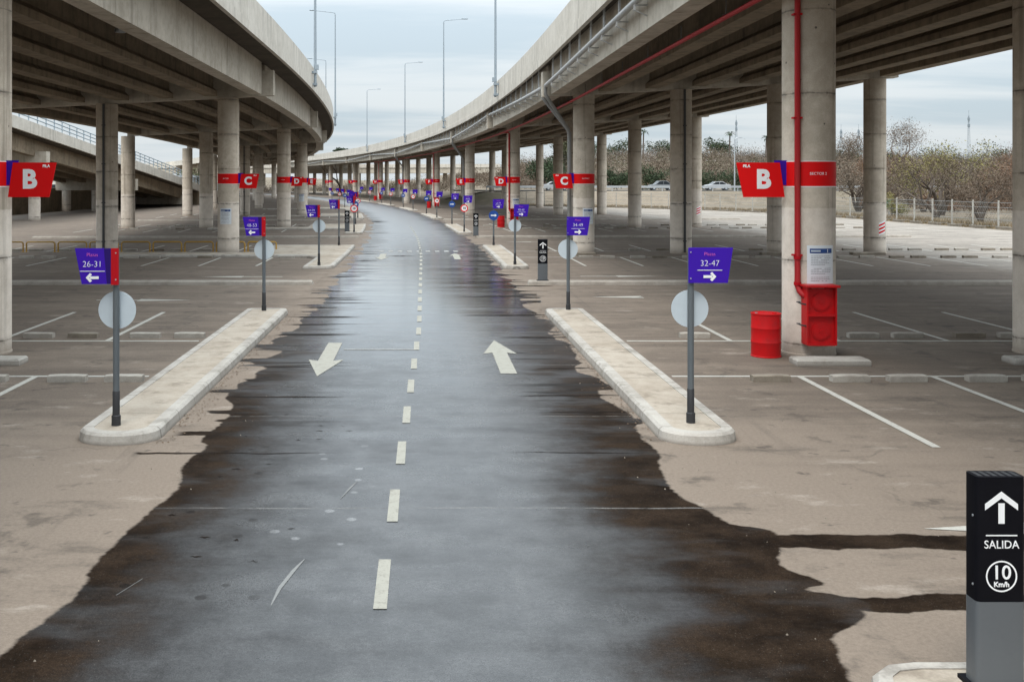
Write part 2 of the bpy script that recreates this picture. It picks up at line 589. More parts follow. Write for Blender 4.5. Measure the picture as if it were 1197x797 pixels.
    # drier track in the lane centre and worn pale scuffs
    scuff = g.sstep(g.noise(g.map(uv, (1.0, 0.16, 1), (2, 8, 0)), 1.0, 4, 0.65), 0.58, 0.78)
    wcol = g.mix(g.mul(scuff, g.sub(0.4, g.mul(soak, 0.4))), wcol, (0.115, 0.112, 0.108))
    vs = g.n('ShaderNodeTexVoronoi'); g.put(vs.inputs['Vector'], g.map(uv, (4.2, 4.2, 1))); vs.inputs['Scale'].default_value = 1.0
    fl = g.sstep(vs.outputs['Distance'], 0.25, 0.17)
    wc = g.n('ShaderNodeTexWhiteNoise', noise_dimensions='2D')
    vsep = g.n('ShaderNodeSeparateColor'); g.put(vsep.inputs[0], vs.outputs['Color'])
    pick = g.sstep(vsep.outputs[0], 0.62, 0.64)
    zone = g.mul(g.sstep(g.abs(g.add(u, 0.95)), 0.75, 0.35), g.mul(g.sstep(v, 8.0, 9.0), g.sstep(v, 14.0, 12.0)))
    fleck = g.mul(g.mul(fl, pick), zone)
    wcol = g.mix(g.mul(fleck, 0.45), wcol, (0.24, 0.24, 0.24))
    pit = g.mul(g.mul(fl, g.sstep(vsep.outputs[1], 0.75, 0.77)), g.mul(g.sstep(g.abs(g.add(u, 2.0)), 0.9, 0.5), g.sstep(v, 16.0, 14.0)))
    wcol = g.mix(g.mul(pit, 0.7), wcol, (0.008, 0.006, 0.005))
    # transverse saw-cut joints
    jv = g.add(v, g.mul(g.sub(g.noise(g.map(uv, (0.7, 0.02, 1)), 1.0, 3, 0.6), 0.5), 0.10))
    jf = g.mul(g.abs(g.sub(g.math('FRACT', g.math('DIVIDE', g.sub(jv, 0.22), 4.15)), 0.5)), 4.15)
    jl = g.mul(g.sstep(jf, 0.026, 0.010), g.sstep(au, 3.6, 3.2))
    jl = g.mul(jl, g.sstep(n_m, 0.36, 0.58))
    wcol = g.mix(g.mul(jl, g.sstep(n_sw, 0.4, 0.6, 0.1, 0.6)), wcol, (0.20, 0.195, 0.185))
    wr = g.add(wr, g.mul(jl, 0.3))
    wcol = g.mix(0.6, wcol, g.mix(g.sstep(g.add(g.mul(n_f, 0.4), g.mul(n_ff, 0.6)), 0.38, 0.64), (0.16, 0.16, 0.16), (0.88, 0.88, 0.88)), 'OVERLAY')
    stone = g.sstep(g.noise(uv, 60, 2, 0.5), 0.66, 0.72)
    wcol = g.mix(g.mul(stone, 0.35), wcol, (0.16, 0.15, 0.14))
    col = g.mix(wet, dry, wcol)
    rough = g.mixf(wet, 0.9, wr)
    grain = g.add(g.mul(n_f, 0.5), g.mul(n_ff, 0.5))
    h = g.mul(grain, g.mixf(wet, 0.9, g.mixf(soak, g.mixf(far, 0.5, 0.12), 0.5)))
    film = g.sstep(g.add(g.abs(g.sub(u, 0.35)), g.add(g.add(g.mul(g.sub(n_sw, 0.5), 1.6), g.mul(g.sub(n_m, 0.5), 1.0)), g.mul(g.sub(scuff, 0.5), 0.5))), 2.5, 0.2)
    film = g.mx(film, g.sstep(v, 14.0, 24.0))
    spec = g.mixf(wet, 0.2, g.mixf(run, g.mixf(soak, g.mixf(far, g.mixf(film, 0.12, 0.30), 1.0), g.mixf(far, 0.02, 0.35)), 0.1))
    far2 = g.sstep(v, 34.0, 75.0)
    rough = g.mixf(g.mul(far2, wet), rough, 0.34)
    coat = g.mul(g.mul(g.mul(wet, g.mixf(far, 0.26, 1.0)), film), g.mul(g.sub(1.0, g.mul(run, 0.9)), g.sub(1.0, g.mul(soak, g.mixf(far, 1.0, 0.6)))))
    crough = g.mixf(far2, g.mx(g.add(0.15, g.mul(g.sub(n_sw, 0.5), 0.30)), 0.06), 0.30)
    g.finish(col, rough, g.bump(h, 0.4, 0.004), 0, spec, coat, crough)
    return m


def mat_paint(name, col, wear=0.5):
    m, g = newmat(name)
    pos = g.n('ShaderNodeNewGeometry').outputs['Position']
    n = g.noise(pos, 7, 6, 0.72)
    n2 = g.noise(pos, 38, 4, 0.7)
    f = g.sstep(g.add(g.mul(n, 0.55), g.mul(n2, 0.45)), 0.47, 0.70)
    c = g.mix(g.mul(f, wear), col, (0.13, 0.115, 0.10))
    g.finish(c, 0.75, g.bump(n2, 0.2, 0.003), 0, 0.2)
    return m


def mat_ground():
    m, g = newmat("dry_grass_ground")
    pos = g.n('ShaderNodeNewGeometry').outputs['Position']
    a = g.noise(pos, 0.05, 6, 0.65)
    b = g.noise(pos, 0.6, 6, 0.7)
    f = g.add(g.mul(a, 0.55), g.mul(b, 0.45))
    c = g.mix(g.sstep(f, 0.4, 0.6), (0.185, 0.150, 0.112), (0.115, 0.094, 0.068))
    c = g.mix(g.sstep(a, 0.55, 0.68, 0.0, 0.8), c, (0.095, 0.085, 0.052))
    g.finish(c, 0.95, g.bump(b, 0.5, 0.1), 0, 0.1)
    return m


def mat_leaf(name, c1, c2, c3):
    m, g = newmat(name)
    pos = g.n('ShaderNodeNewGeometry').outputs['Position']
    n = g.noise(pos, 0.5, 4, 0.6)
    n2 = g.noise(pos, 4, 2, 0.6)
    c = g.mix(g.sstep(n, 0.38, 0.62), c1, c2)
    c = g.mix(g.sstep(n2, 0.5, 0.7), c, c3)
    g.finish(c, 0.8, None, 0, 0.15)
    return m


M = {}
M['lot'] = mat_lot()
M['ground'] = mat_ground()
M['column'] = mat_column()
M['fascia'] = mat_concrete("parapet_concrete", (0.56, 0.515, 0.45), (0.44, 0.40, 0.34))
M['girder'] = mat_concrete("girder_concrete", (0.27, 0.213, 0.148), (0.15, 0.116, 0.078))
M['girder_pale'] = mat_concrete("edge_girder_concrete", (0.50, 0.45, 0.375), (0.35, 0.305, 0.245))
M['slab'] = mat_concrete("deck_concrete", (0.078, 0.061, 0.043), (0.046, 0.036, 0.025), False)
M['kerb'] = mat_concrete("kerb_concrete", (0.40, 0.37, 0.33), (0.27, 0.243, 0.21), False, joints=1.0)
M['fill'] = mat_concrete("island_screed", (0.37, 0.32, 0.26), (0.26, 0.212, 0.162), False, joints=2.6)
M['kerb_low'] = mat_concrete("median_concrete", (0.36, 0.325, 0.28), (0.23, 0.20, 0.17), False)
M['stop'] = mat_concrete("stop_concrete", (0.37, 0.34, 0.295), (0.25, 0.222, 0.19), False)
M['stop_dark'] = mat_concrete("stop_concrete_dirty", (0.25, 0.215, 0.17), (0.14, 0.115, 0.09), False)
M['paint'] = mat_paint("road_paint", (0.42, 0.40, 0.355), 0.7)
M['paint_road'] = mat_paint("lane_paint", (0.29, 0.28, 0.24), 0.75)
M['white'] = mat_plain("white_lettering", (0.80, 0.80, 0.80), 0.5, 0, 0.1)
M['red'] = mat_plain("red_panel", (0.66, 0.004, 0.005), 0.6, 0, 0.15, spec=0.15)
M['red_dark'] = mat_plain("red_strip", (0.40, 0.004, 0.010), 0.6, 0, 0.2, spec=0.15)
M['red_enamel'] = mat_plain("red_enamel", (0.48, 0.006, 0.008), 0.45, 0, 0.75, 5, spec=0.2)
M['red_pipe'] = mat_plain("red_pipe_paint", (0.33, 0.012, 0.014), 0.55, 0, 0.4, spec=0.25)
M['purple'] = mat_plain("purple_panel", (0.042, 0.008, 0.33), 0.6, 0, 0.15, spec=0.15)
M['purple_dark'] = mat_plain("purple_panel_side", (0.020, 0.006, 0.12), 0.6, 0, 0.2, spec=0.15)
M['pink'] = mat_plain("pink_lettering", (0.70, 0.12, 0.45), 0.5, 0, 0.1)
M['post'] = mat_plain("grey_post", (0.12, 0.135, 0.145), 0.45, 0.2, 0.3)
M['post_dark'] = mat_plain("post_sleeve", (0.022, 0.022, 0.024), 0.6, 0, 0.3)
M['disc'] = mat_plain("sign_back", (0.50, 0.56, 0.60), 0.5, 0.1, 0.15)
M['blue_sign'] = mat_plain("blue_sign", (0.008, 0.055, 0.26), 0.4, 0, 0.15)
M['black'] = mat_plain("black_enamel", (0.004, 0.004, 0.006), 0.5, 0, 0.2, spec=0.10)
M['totem_grey'] = mat_plain("totem_grey", (0.115, 0.125, 0.135), 0.42, 0.2, 0.2)
M['paper'] = mat_plain("poster_paper", (0.66, 0.69, 0.72), 0.6, 0, 0.12)
M['blue_head'] = mat_plain("poster_blue", (0.01, 0.05, 0.20), 0.5, 0, 0.1)
M['ink'] = mat_plain("poster_ink", (0.30, 0.31, 0.33), 0.7, 0, 0.1)
M['galv'] = mat_plain("galvanised", (0.42, 0.44, 0.46), 0.42, 0.5, 0.3)
M['galv_pole'] = mat_plain("lamp_pole_grey", (0.26, 0.30, 0.33), 0.5, 0.3, 0.2)
M['drain'] = mat_plain("drain_pipe_grey", (0.40, 0.40, 0.39), 0.5, 0, 0.4)
M['drain_mid'] = mat_plain("drain_pipe_weathered", (0.20, 0.195, 0.185), 0.55, 0, 0.5)
M['drain_dark'] = mat_plain("drain_pipe_dark", (0.045, 0.045, 0.045), 0.6, 0, 0.4)
M['bracket'] = mat_plain("bracket_steel", (0.10, 0.10, 0.10), 0.6, 0.4, 0.4)
M['yellow'] = mat_plain("yellow_rail", (0.42, 0.24, 0.03), 0.5, 0, 0.5)
M['rail_blue'] = mat_plain("ramp_rail", (0.30, 0.36, 0.40), 0.5, 0.3, 0.2)
M['fence_post'] = mat_concrete("fence_post_concrete", (0.40, 0.38, 0.34), (0.30, 0.28, 0.25), False)
M['wire'] = mat_plain("fence_wire", (0.25, 0.25, 0.24), 0.5, 0.5, 0.3)
M['bark'] = mat_plain("bark", (0.085, 0.065, 0.05), 0.9, 0, 0.5)
M['twig'] = mat_leaf("twigs_brown", (0.118, 0.086, 0.062), (0.082, 0.061, 0.045), (0.15, 0.114, 0.078))
M['twig_grey'] = mat_leaf("twigs_grey", (0.150, 0.118, 0.090), (0.108, 0.086, 0.067), (0.18, 0.142, 0.10))
M['twig_red'] = mat_leaf("twigs_russet", (0.165, 0.095, 0.06), (0.115, 0.068, 0.05), (0.19, 0.12, 0.06))
M['leaf_y'] = mat_leaf("leaves_yellow_green", (0.19, 0.17, 0.055), (0.13, 0.12, 0.045), (0.22, 0.18, 0.065))
M['leaf_g'] = mat_leaf("leaves_dark_green", (0.034, 0.050, 0.024), (0.022, 0.034, 0.018), (0.052, 0.066, 0.030))
M['leaf_olive'] = mat_leaf("leaves_olive", (0.085, 0.088, 0.046), (0.06, 0.06, 0.034), (0.11, 0.105, 0.055))
M['glass'] = mat_plain("car_glass", (0.02, 0.025, 0.03), 0.12, 0, 0.1)
M['tyre'] = mat_plain("tyre_rubber", (0.015, 0.015, 0.015), 0.8, 0, 0.2)
M['car_white'] = mat_plain("car_white", (0.40, 0.41, 0.42), 0.3, 0, 0.1)
M['car_grey'] = mat_plain("car_grey", (0.20, 0.21, 0.22), 0.3, 0.3, 0.1)
M['wall_white'] = mat_concrete("rendered_wall", (0.62, 0.60, 0.56), (0.52, 0.50, 0.46))
M['tail'] = mat_plain("tail_lamp", (0.35, 0.01, 0.01), 0.2, 0, 0.0)


# ------------------------------------------------------------------ lettering
_txt = {}


def text_mesh(s, size, mat, bold=0.0, ext=0.002, align='CENTER', bend=None, sx=1.0):
    key = (s, size, mat.name, bold, ext, align, bend, sx)
    if key in _txt:
        return _txt[key]
    cu = bpy.data.curves.new("lettering", 'FONT')
    cu.body = s; cu.size = size; cu.align_x = align; cu.align_y = 'CENTER'
    cu.offset = bold; cu.extrude = ext; cu.resolution_u = 4
    o = bpy.data.objects.new("lettering", cu)
    COL.objects.link(o)
    dg = bpy.context.evaluated_depsgraph_get()
    dg.update()
    me = bpy.data.meshes.new_from_object(o.evaluated_get(dg))
    bpy.data.objects.remove(o)
    bpy.data.curves.remove(cu)
    for vt in me.vertices:
        x, y, z = vt.co
        x *= sx
        if bend:
            a = x / bend
            vt.co = ((bend + z) * math.sin(a), -(bend + z) * math.cos(a), y)
        else:
            vt.co = (x, -z, y)
    me.materials.clear(); me.materials.append(mat)
    me.name = "lettering"
    _txt[key] = me
    return me


def text(s, size, mat, parent, loc, bold=0.0, name="lettering", **kw):
    return link(name, text_mesh(s, size, mat, bold, **kw), parent, loc)


# ================================================================== THE SETTING
def sst(a, b, x):
    t = max(0.0, min(1.0, (x - a) / (b - a)))
    return t * t * (3 - 2 * t)


ROADX = 165.0      # a cross road on a low bank beyond the fence


def height(x, y):
    h = 8.2 * sst(185, 300, y) * sst(-25, 70, x) * (0.85 + 0.3 * mnoise.noise(Vector((x * .012, y * .012, 0))))
    h += 2.0 * sst(ROADX - 16, ROADX - 6, y) * sst(2, 12, x) * (1 - sst(185, 200, y))
    h += 2.0 * sst(185, 200, y) * sst(2, 12, x)
    h += 5 * sst(420, 900, y) + 4.0 * sst(-60, -200, x) * sst(150, 300, y)
    return h


def build_ground():
    mb = MB()
    xs = [-900, -600, -400, -300, -220] + [-180 + 10 * i for i in range(53)] + [380, 460, 600, 900]
    ys = [-60, -20] + [10 * i for i in range(0, 13)] + [125 + 4 * i for i in range(20)] + [210 + 10 * i for i in range(25)] + [500, 600, 800, 1200, 2200]
    idx = [[mb.vert(x, y, height(x, y) - 0.06) for x in xs] for y in ys]
    for i in range(len(ys) - 1):
        for j in range(len(xs) - 1):
            mb.face([idx[i][j], idx[i][j + 1], idx[i + 1][j + 1], idx[i + 1][j]])
    tag(mb.obj("ground", M['ground'], smooth=True), kind='structure')


build_ground()
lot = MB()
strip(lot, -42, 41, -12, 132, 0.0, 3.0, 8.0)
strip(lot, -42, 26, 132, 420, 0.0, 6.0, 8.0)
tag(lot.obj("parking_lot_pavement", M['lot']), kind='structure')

# cross road on the bank
mb = MB()
mb.box((100, ROADX + 4, 1.98), (190, 11, 0.12))
m, g = newmat("grey_asphalt")
ps = g.n('ShaderNodeNewGeometry').outputs['Position']
g.finish(g.mix(g.noise(ps, 1.2, 5, 0.7), (0.06, 0.06, 0.058), (0.11, 0.105, 0.10)), 0.9, None, 0, 0.2)
M['asphalt'] = m
tag(mb.obj("cross_road", M['asphalt']), kind='structure')

# lane paint
lane = MB(); lane.uv = []
for k in range(2, 36):
    v0 = 3.92 + 2.08 * k
    uc = -0.36 + 0.26 * min(1.0, max(0.0, (v0 - 7) / 16.0)) if v0 < 23 else -0.10
    strip(lane, uc - 0.054, uc + 0.054, v0, v0 + 1.06, 0.006, 1.1)
tag(lane.obj("lane_line_markings", M['paint_road']), kind='structure')


def arrow_mark(uc, vc, length, head_w, shaft_w, toward, name="road_arrow_marking"):
    """painted straight arrow; toward = -1 points back at the near end"""
    mb = MB()
    hl = length * 0.42
    pts = [(-shaft_w / 2, -length / 2), (shaft_w / 2, -length / 2), (shaft_w / 2, length / 2 - hl), (head_w / 2, length / 2 - hl - 0.12), (0, length / 2),
           (-head_w / 2, length / 2 - hl - 0.12), (-shaft_w / 2, length / 2 - hl)]
    out = []
    for x, y in pts:
        if toward < 0: x, y = -x, -y
        out.append(tuple(P(uc + x, vc + y, 0.006)))
    a = [mb.vert(*p) for p in out]
    mb.face([a[0], a[1], a[2], a[6]]); mb.face([a[6], a[2], a[3], a[4], a[5]])
    tag(mb.obj(name, M['paint_road']), kind='structure')


for n in range(0, 2):
    arrow_mark(-1.84, 19.6 + 26.6 * n, 3.7, 0.66, 0.29, -1)
    arrow_mark(1.50, 19.9 + 26.6 * n, 3.8, 0.66, 0.29, 1)

# dashed crossing bars at the far side of the second aisle
mb = MB(); mb.uv = []
for k in range(9):
    u = -2.1 + 0.45 * k
    strip(mb, u, u + 0.22, 49.3, 50.3, 0.006, 2)
strip(mb, -1.6, -0.1, 20.55, 20.66, 0.005, 1)
M['paint_worn'] = mat_paint("worn_lane_paint", (0.25, 0.25, 0.24), 1.0)
tag(mb.obj("crossing_markings", M['paint_worn']), kind='structure')

# stall lines
PER = 28.1
ln = MB(); ln.uv = []
W2 = 0.055
for n in range(0, 4):
    off = PER * n
    for side in (1, -1):
        ua, ub = (4.3, 38.0) if side > 0 else (-24.0, -4.75)
        for vb, d in ((17.76, -1), (21.7, 1)):
            strip(ln, ua, ub, off + vb - W2, off + vb + W2, 0.006, 3, 3)
        k = 0
        while True:
            u = side * (6.5 if side > 0 else 6.7) + side * 2.3 * k
            if abs(u) > (37 if side > 0 else 24): break
            strip(ln, u - W2, u + W2, off + 13.0, off + 17.70, 0.0065, 3)
            strip(ln, u - W2, u + W2, off + 21.76, off + 26.5, 0.0065, 3)
            k += 1
tag(ln.obj("stall_line_markings", M['paint']), kind='structure')


def flat_arrow(u0, u1, v, name="aisle_arrow_marking"):
    mb = MB()
    s = 1 if u1 > u0 else -1
    hd = 1.5
    a = [P(u0, v - s * 0.07, .0065), P(u1 - s * hd, v - s * 0.07, .0065), P(u1 - s * hd, v + s * 0.07, .0065), P(u0, v + s * 0.07, .0065)]
    mb.poly([tuple(p) for p in a])
    mb.poly([tuple(P(u1 - s * hd, v - s * 0.26, .0065)), tuple(P(u1, v, .0065)), tuple(P(u1 - s * hd, v + s * 0.26, .0065))])
    tag(mb.obj(name, M['paint']), kind='structure')


flat_arrow(8.2, 4.85, 9.95)
flat_arrow(6.3, 4.9, 30.0); flat_arrow(-9.3, -6.6, 29.2)
flat_arrow(5.6, 8.4, 36.6); flat_arrow(-5.0, -7.9, 36.4)
flat_arrow(7.0, 4.7, 57.4); flat_arrow(5.4, 8.0, 64.0)


# ---------------------------------------------------------------- kerbs, islands, pavements
def island_outline(ua, ub, va, vb, round_near=True, round_far=False):
    """rounded strip in road coordinates, counter-clockwise from above"""
    r = (ub - ua) / 2
    c = (ua + ub) / 2
    pts = []
    if round_near:
        for k in range(13):
            a = math.pi + math.pi * k / 12
            pts.append((c + r * math.cos(a), va + r * 0.8 + r * 0.8 * math.sin(a)))
    else:
        pts += [(ua + 0.1, va), (ub - 0.1, va), (ub, va + 0.1)]
    n = max(1, int((vb - va) / 4))
    for k in range(1, n):
        pts.append((ub, va + 0.8 * r + (vb - va - 1.2 * r) * k / n))
    if round_far:
        for k in range(13):
            a = math.pi * k / 12
            pts.append((c + r * math.cos(a), vb - r * 0.8 + r * 0.8 * math.sin(a)))
    else:
        pts += [(ub, vb - 0.1), (ub - 0.1, vb), (ua + 0.1, vb), (ua, vb - 0.1)]
    for k in range(n - 1, 0, -1):
        pts.append((ua, va + 0.8 * r + (vb - va - 1.2 * r) * k / n))
    return pts


def inset(pts, d):
    n = len(pts); out = []
    for k in range(n):
        p0, p1, p2 = Vector(pts[k - 1]), Vector(pts[k]), Vector(pts[(k + 1) % n])
        a = (p1 - p0).normalized(); b = (p2 - p1).normalized()
        t = (a + b)
        t = t.normalized() if t.length > 1e-6 else a
        nrm = Vector((-t.y, t.x))
        q = p1 + nrm * d / max(0.5, nrm.dot(Vector((-a.y, a.x))))
        out.append((q.x, q.y))
    return out


def kerbed(name, label, cat, outline, h, kerb_w, group, matk='kerb', matf='fill', parts=True):
    """kerb ring with a bevelled outer arris and a screed infill a few mm lower"""
    c = (sum(p[0] for p in outline) / len(outline), sum(p[1] for p in outline) / len(outline))
    base = P(c[0], c[1], 0)
    root = thing(name, label, cat, base, 0, group)

    def W(pts, z):
        return [tuple(P(p[0], p[1], z) - base) for p in pts]
    rings = [W(inset(outline, -0.02), 0.0), W(outline, h - 0.035), W(inset(outline, 0.035), h), W(inset(outline, kerb_w), h), W(inset(outline, kerb_w), h - 0.06)]
    mb = MB()
    ids = [[mb.vert(*p) for p in r] for r in rings]
    n = len(outline)
    for i in range(len(ids) - 1):
        for j in range(n):
            k = (j + 1) % n
            mb.face([ids[i][j], ids[i][k], ids[i + 1][k], ids[i + 1][j]])
    mb.obj("kerb", M[matk], root)
    mf = MB()
    mf.poly(W(inset(outline, kerb_w - 0.002), h - 0.008))
    mf.obj("infill", M[matf], root)
    return root


GI = "kerbed traffic islands along the wet road"
for n in range(0, 7):
    shift = -0.5 if n >= 2 else 0.0
    q = f"beside the {LET[n]} pillars"
    kerbed("traffic_island", f"pale kerbed concrete island {q}, on the side of the wooded hill", "traffic island",
           island_outline(3.1 + shift, 4.08 + shift, 13.1 + 26.4 * n, 26.2 + 26.4 * n), 0.15, 0.17, GI)
    if n == 0:
        kerbed("traffic_island", "pale kerbed concrete island beside the B pillars, on the side of the descending ramp", "traffic island",
               island_outline(-4.5, -3.46, 13.1, 26.2), 0.15, 0.17, GI)
    elif n < 5:
        va = 39.6 + 26.9 * (n - 1)
        o = [(-4.65, va), (-3.75, va), (-3.5, va + 0.4), (-3.5, va + 4), (-3.45, va + 8), (-3.45, va + 13.5), (-7.6, va + 13.5), (-7.6, va + 7.9), (-14.5, va + 7.9), (-14.5, va + 6.1),
             (-7.4, va + 6.1), (-5.4, va + 6.1), (-4.65, va + 5.2)]
        kerbed("traffic_island", f"broad L-shaped pale pavement island {q}, on the side of the descending ramp", "traffic island", o, 0.13, 0.16, GI)

GM = "low kerb medians across the parking aisles"
for n in range(0, 4):
    vm = (6.45, 33.75, 61.9, 90.0)[n]
    for side in (1, -1):
        if n == 0 and side < 0: continue
        sname = "wooded hill" if side > 0 else "descending ramp"
        wd_ = 1.0 if n == 0 else 0.42
        ua, ub = (3.2, 9.0) if n == 0 else ((3.45, 30.0) if side > 0 else (-23.0, -3.65))
        o = []
        k = 8
        for i in range(k + 1): o.append((ua + (ub - ua) * i / k, vm - wd_ / 2))
        for i in range(k + 1): o.append((ub - (ub - ua) * i / k, vm + wd_ / 2))
        if n == 0:
            o = [(2.9, vm - .2), (3.2, vm - .5), (6, vm - .5), (9, vm - .5), (9, vm + .5), (6, vm + .5), (3.3, vm + .5), (3.1, vm + .46), (2.97, vm + .34), (2.9, vm + .15)]
        where = "under the large black totem" if n == 0 else f"crossing the aisle in front of the {LET[n]} pillars"
        kerbed("kerb_median", f"long low concrete kerb {where}, {sname} side", "kerb", o, 0.13, 0.12, GM, 'kerb' if n == 0 else 'kerb_low', 'fill' if n == 0 else 'kerb_low')

# ================================================================== BRIDGES
NROW = 13
ROWV = [20.26 + 28.15 * n for n in range(NROW)]
RCOL = [7.6 + 4.6 * k for k in range(4)]


def LCOL(n):
    base = (-8.66, -9.15)[n] if n < 2 else -9.5
    return [base - 5.7 * k for k in range(3)]


def zbR(u): return 7.46 + 0.055 * (u - 6.3)
def zbL(u): return 7.46 + 0.050 * (u + 7.4)


V_A, V_B = -10.0, 400.0
RG = [6.3 + 2.2 * j for j in range(8)]
LG = [-7.82 - 2.05 * j for j in range(7)]


def girder_prof(u, zb, edge=0):
    if edge:
        w = 0.3
        return [(u - w, zb), (u + w, zb), (u + w, zb + 1.5), (u - w, zb + 1.5)]
    return [(u - 0.30, zb + 0.02), (u + 0.30, zb + 0.02), (u + 0.30, zb + 0.24), (u + 0.11, zb + 0.42), (u + 0.11, zb + 1.2), (u + 0.36, zb + 1.36), (u + 0.36, zb + 1.5),
            (u - 0.36, zb + 1.5), (u - 0.36, zb + 1.36), (u - 0.11, zb + 1.2), (u - 0.11, zb + 0.42), (u - 0.30, zb + 0.24)]


def build_bridge(side):
    zb = zbR if side > 0 else zbL
    girders = RG if side > 0 else LG
    if side > 0:
        root = thing("elevated_road_bridge", "curving concrete road bridge with grey drain pipes along its edge, before the wooded hill", "bridge", (12, 0, 0))
        uin, uout, capa, capb = 5.45, 23.0, 5.62, 22.4
    else:
        root = thing("elevated_road_bridge", "curving concrete road bridge over the yellow rails, in front of the descending ramp", "bridge", (-14, 0, 0))
        uin, uout, capa, capb = -6.3, -21.7, -7.0, -20.9
    B = Vector(root.location)

    def put(mb, name, mat, smooth=False, parent=root, off=B):
        mb.v = [(x - off.x, y - off.y, z - off.z) for x, y, z in mb.v]
        return mb.obj(name, mat, parent, smooth)
    lo, hi = min(uin, uout), max(uin, uout)
    # slab
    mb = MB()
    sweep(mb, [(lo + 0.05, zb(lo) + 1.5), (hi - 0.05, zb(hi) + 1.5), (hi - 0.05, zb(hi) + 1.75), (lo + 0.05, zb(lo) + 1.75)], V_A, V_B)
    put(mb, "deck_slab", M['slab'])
    mb = MB()
    sweep(mb, [(lo + 0.3, zb(lo) + 1.754), (hi - 0.3, zb(hi) + 1.754), (hi - 0.3, zb(hi) + 1.80), (lo + 0.3, zb(lo) + 1.80)], V_A, V_B, 6)
    put(mb, "road_surface", M['asphalt'])
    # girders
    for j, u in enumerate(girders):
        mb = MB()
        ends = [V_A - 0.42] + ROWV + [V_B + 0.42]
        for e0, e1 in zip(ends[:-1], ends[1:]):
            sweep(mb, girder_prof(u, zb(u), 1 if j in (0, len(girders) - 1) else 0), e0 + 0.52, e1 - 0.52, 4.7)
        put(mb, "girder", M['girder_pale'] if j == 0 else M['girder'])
    # parapets: lower lip, crease, upstand, coping
    for u, s in ((uin, 1), (uout, -1)):
        s2 = s if side > 0 else -s      # direction from the edge towards the deck
        z = zb(uin if u == uin else uout)
        pr = [(u, z + 1.33), (u + s2 * 0.16, z + 1.33), (u + s2 * 0.16, z + 1.497), (u + s2 * 0.32, z + 1.497), (u + s2 * 0.30, z + 2.70), (u + s2 * 0.05, z + 2.74), (u + s2 * 0.035, z + 1.72), (u, z + 1.69)]
        if s2 < 0: pr = pr[::-1]
        mb = MB()
        # pour joints: leave hairline gaps every 9.4 m
        v = V_A
        while v < V_B:
            sweep(mb, pr, v, min(v + 9.385, V_B), 3.2)
            v += 9.4
        put(mb, "parapet", M['fascia'])
    # cap beams
    for n, v in enumerate(ROWV):
        a = ang(v)
        mb = MB()
        n_in = capa if side > 0 else capb
        aa, bb = min(capa, capb), max(capa, capb)
        p = [(aa, zb(aa) - 0.06), (bb, zb(bb) - 0.06), (bb, zb(bb) + 1.12), (aa, zb(aa) + 1.12)]
        f = [P(u, v - 0.28, z) for u, z in p]; b = [P(u, v + 0.28, z) for u, z in p]
        i0 = [mb.vert(*q) for q in f]; i1 = [mb.vert(*q) for q in b]
        mb.face(i0); mb.face(i1[::-1])
        for k in range(4):
            k2 = (k + 1) % 4
            mb.face([i0[k2], i0[k], i1[k], i1[k2]])
        put(mb, "cap_beam", M['girder_pale'])
        # columns
        cols = RCOL if side > 0 else LCOL(n)
        for k, u in enumerate(cols):
            ztop = zb(u) - 0.062
            mb = MB()
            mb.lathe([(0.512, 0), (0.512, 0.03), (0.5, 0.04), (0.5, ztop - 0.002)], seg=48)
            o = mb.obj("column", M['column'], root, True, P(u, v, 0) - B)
            if k == 1 and n in (1, 3):
                mb = MB()
                s3 = 0.05 if side > 0 else 0.0
                mb.box((s3, -0.52, ztop / 2 + 0.02), (0.09, 0.10, ztop - 0.1))
                for zz in (0.6, 2.4, 4.2, 6.0):
                    mb.box((s3, -0.52, zz), (0.16, 0.12, 0.05))
                mb.obj("downpipe", M['drain_dark'], o)
    return root, put


bridgeR, putR = build_bridge(1)
bridgeL, putL = build_bridge(-1)

# edge drain pipe with brackets on the inner face of the hill-side bridge, and its raked downpipes
ue = 5.72
for n in range(-1, 9):
    va = (ROWV[n] if n >= 0 else ROWV[0] - 28.15) + 0.75
    vb = va + 28.15 - 1.5
    rises = 0.42
    za, zc = (8.35, 7.85) if n % 2 == 0 else (7.85, 8.35)
    va2 = max(va, V_A)
    mb = MB()
    pts = []
    for i in range(11):
        t = i / 10
        v = va2 + (vb - va2) * t
        tt = (v - va) / (vb - va)
        pts.append(P(ue, v, za + (zc - za) * tt))
    mb.tube(pts, 0.095, 12)
    putR(mb, "drain_pipe", M['drain'], True)
    k = 0
    v = va + 1.4
    while v < vb:
        if v > 0:
            tt = (v - va) / (vb - va)
            z = za + (zc - za) * tt
            mb = MB()
            a = ang(v)
            p = P(ue, v, z)
            mb.box((p.x + 0.12, p.y, z - 0.135), (0.36, 0.05, 0.04), a)
            mb.box((p.x - 0.06, p.y, z - 0.20), (0.04, 0.05, 0.14), a)
            mb.tube([P(ue - 0.09, v, z - 0.26), P(ue + 0.28, v, z - 0.42)], 0.018, 6)
            mb.box((p.x + 0.02, p.y, (z + 8.92) / 2 + 0.05), (0.06, 0.10, 8.92 - z - 0.1), a)
            if n < 4:
                putR(mb, "pipe_bracket", M['bracket'] if False else M['drain'])
        v += 2.55
        k += 1
for n in (1, 3, 5):
    v = ROWV[n]
    for dv in (-0.62, 0.62):
        mb = MB()
        mb.tube([P(ue, v + dv, 7.9), P(ue, v + dv, 7.42), P(ue + 0.15, v + dv * 0.9, 7.2), P(6.93, v + 0.45 + dv * 0.12, 5.85), P(7.0, v + 0.5 + dv * .08, 5.5)], 0.085, 12)
        putR(mb, "drain_pipe", M['drain_mid'], True)
    mb = MB()
    mb.tube([P(7.0, v + 0.52, 5.75), P(7.0, v + 0.52, 0.05)], 0.10, 12)
    putR(mb, "drain_pipe", M['drain_mid'], True)

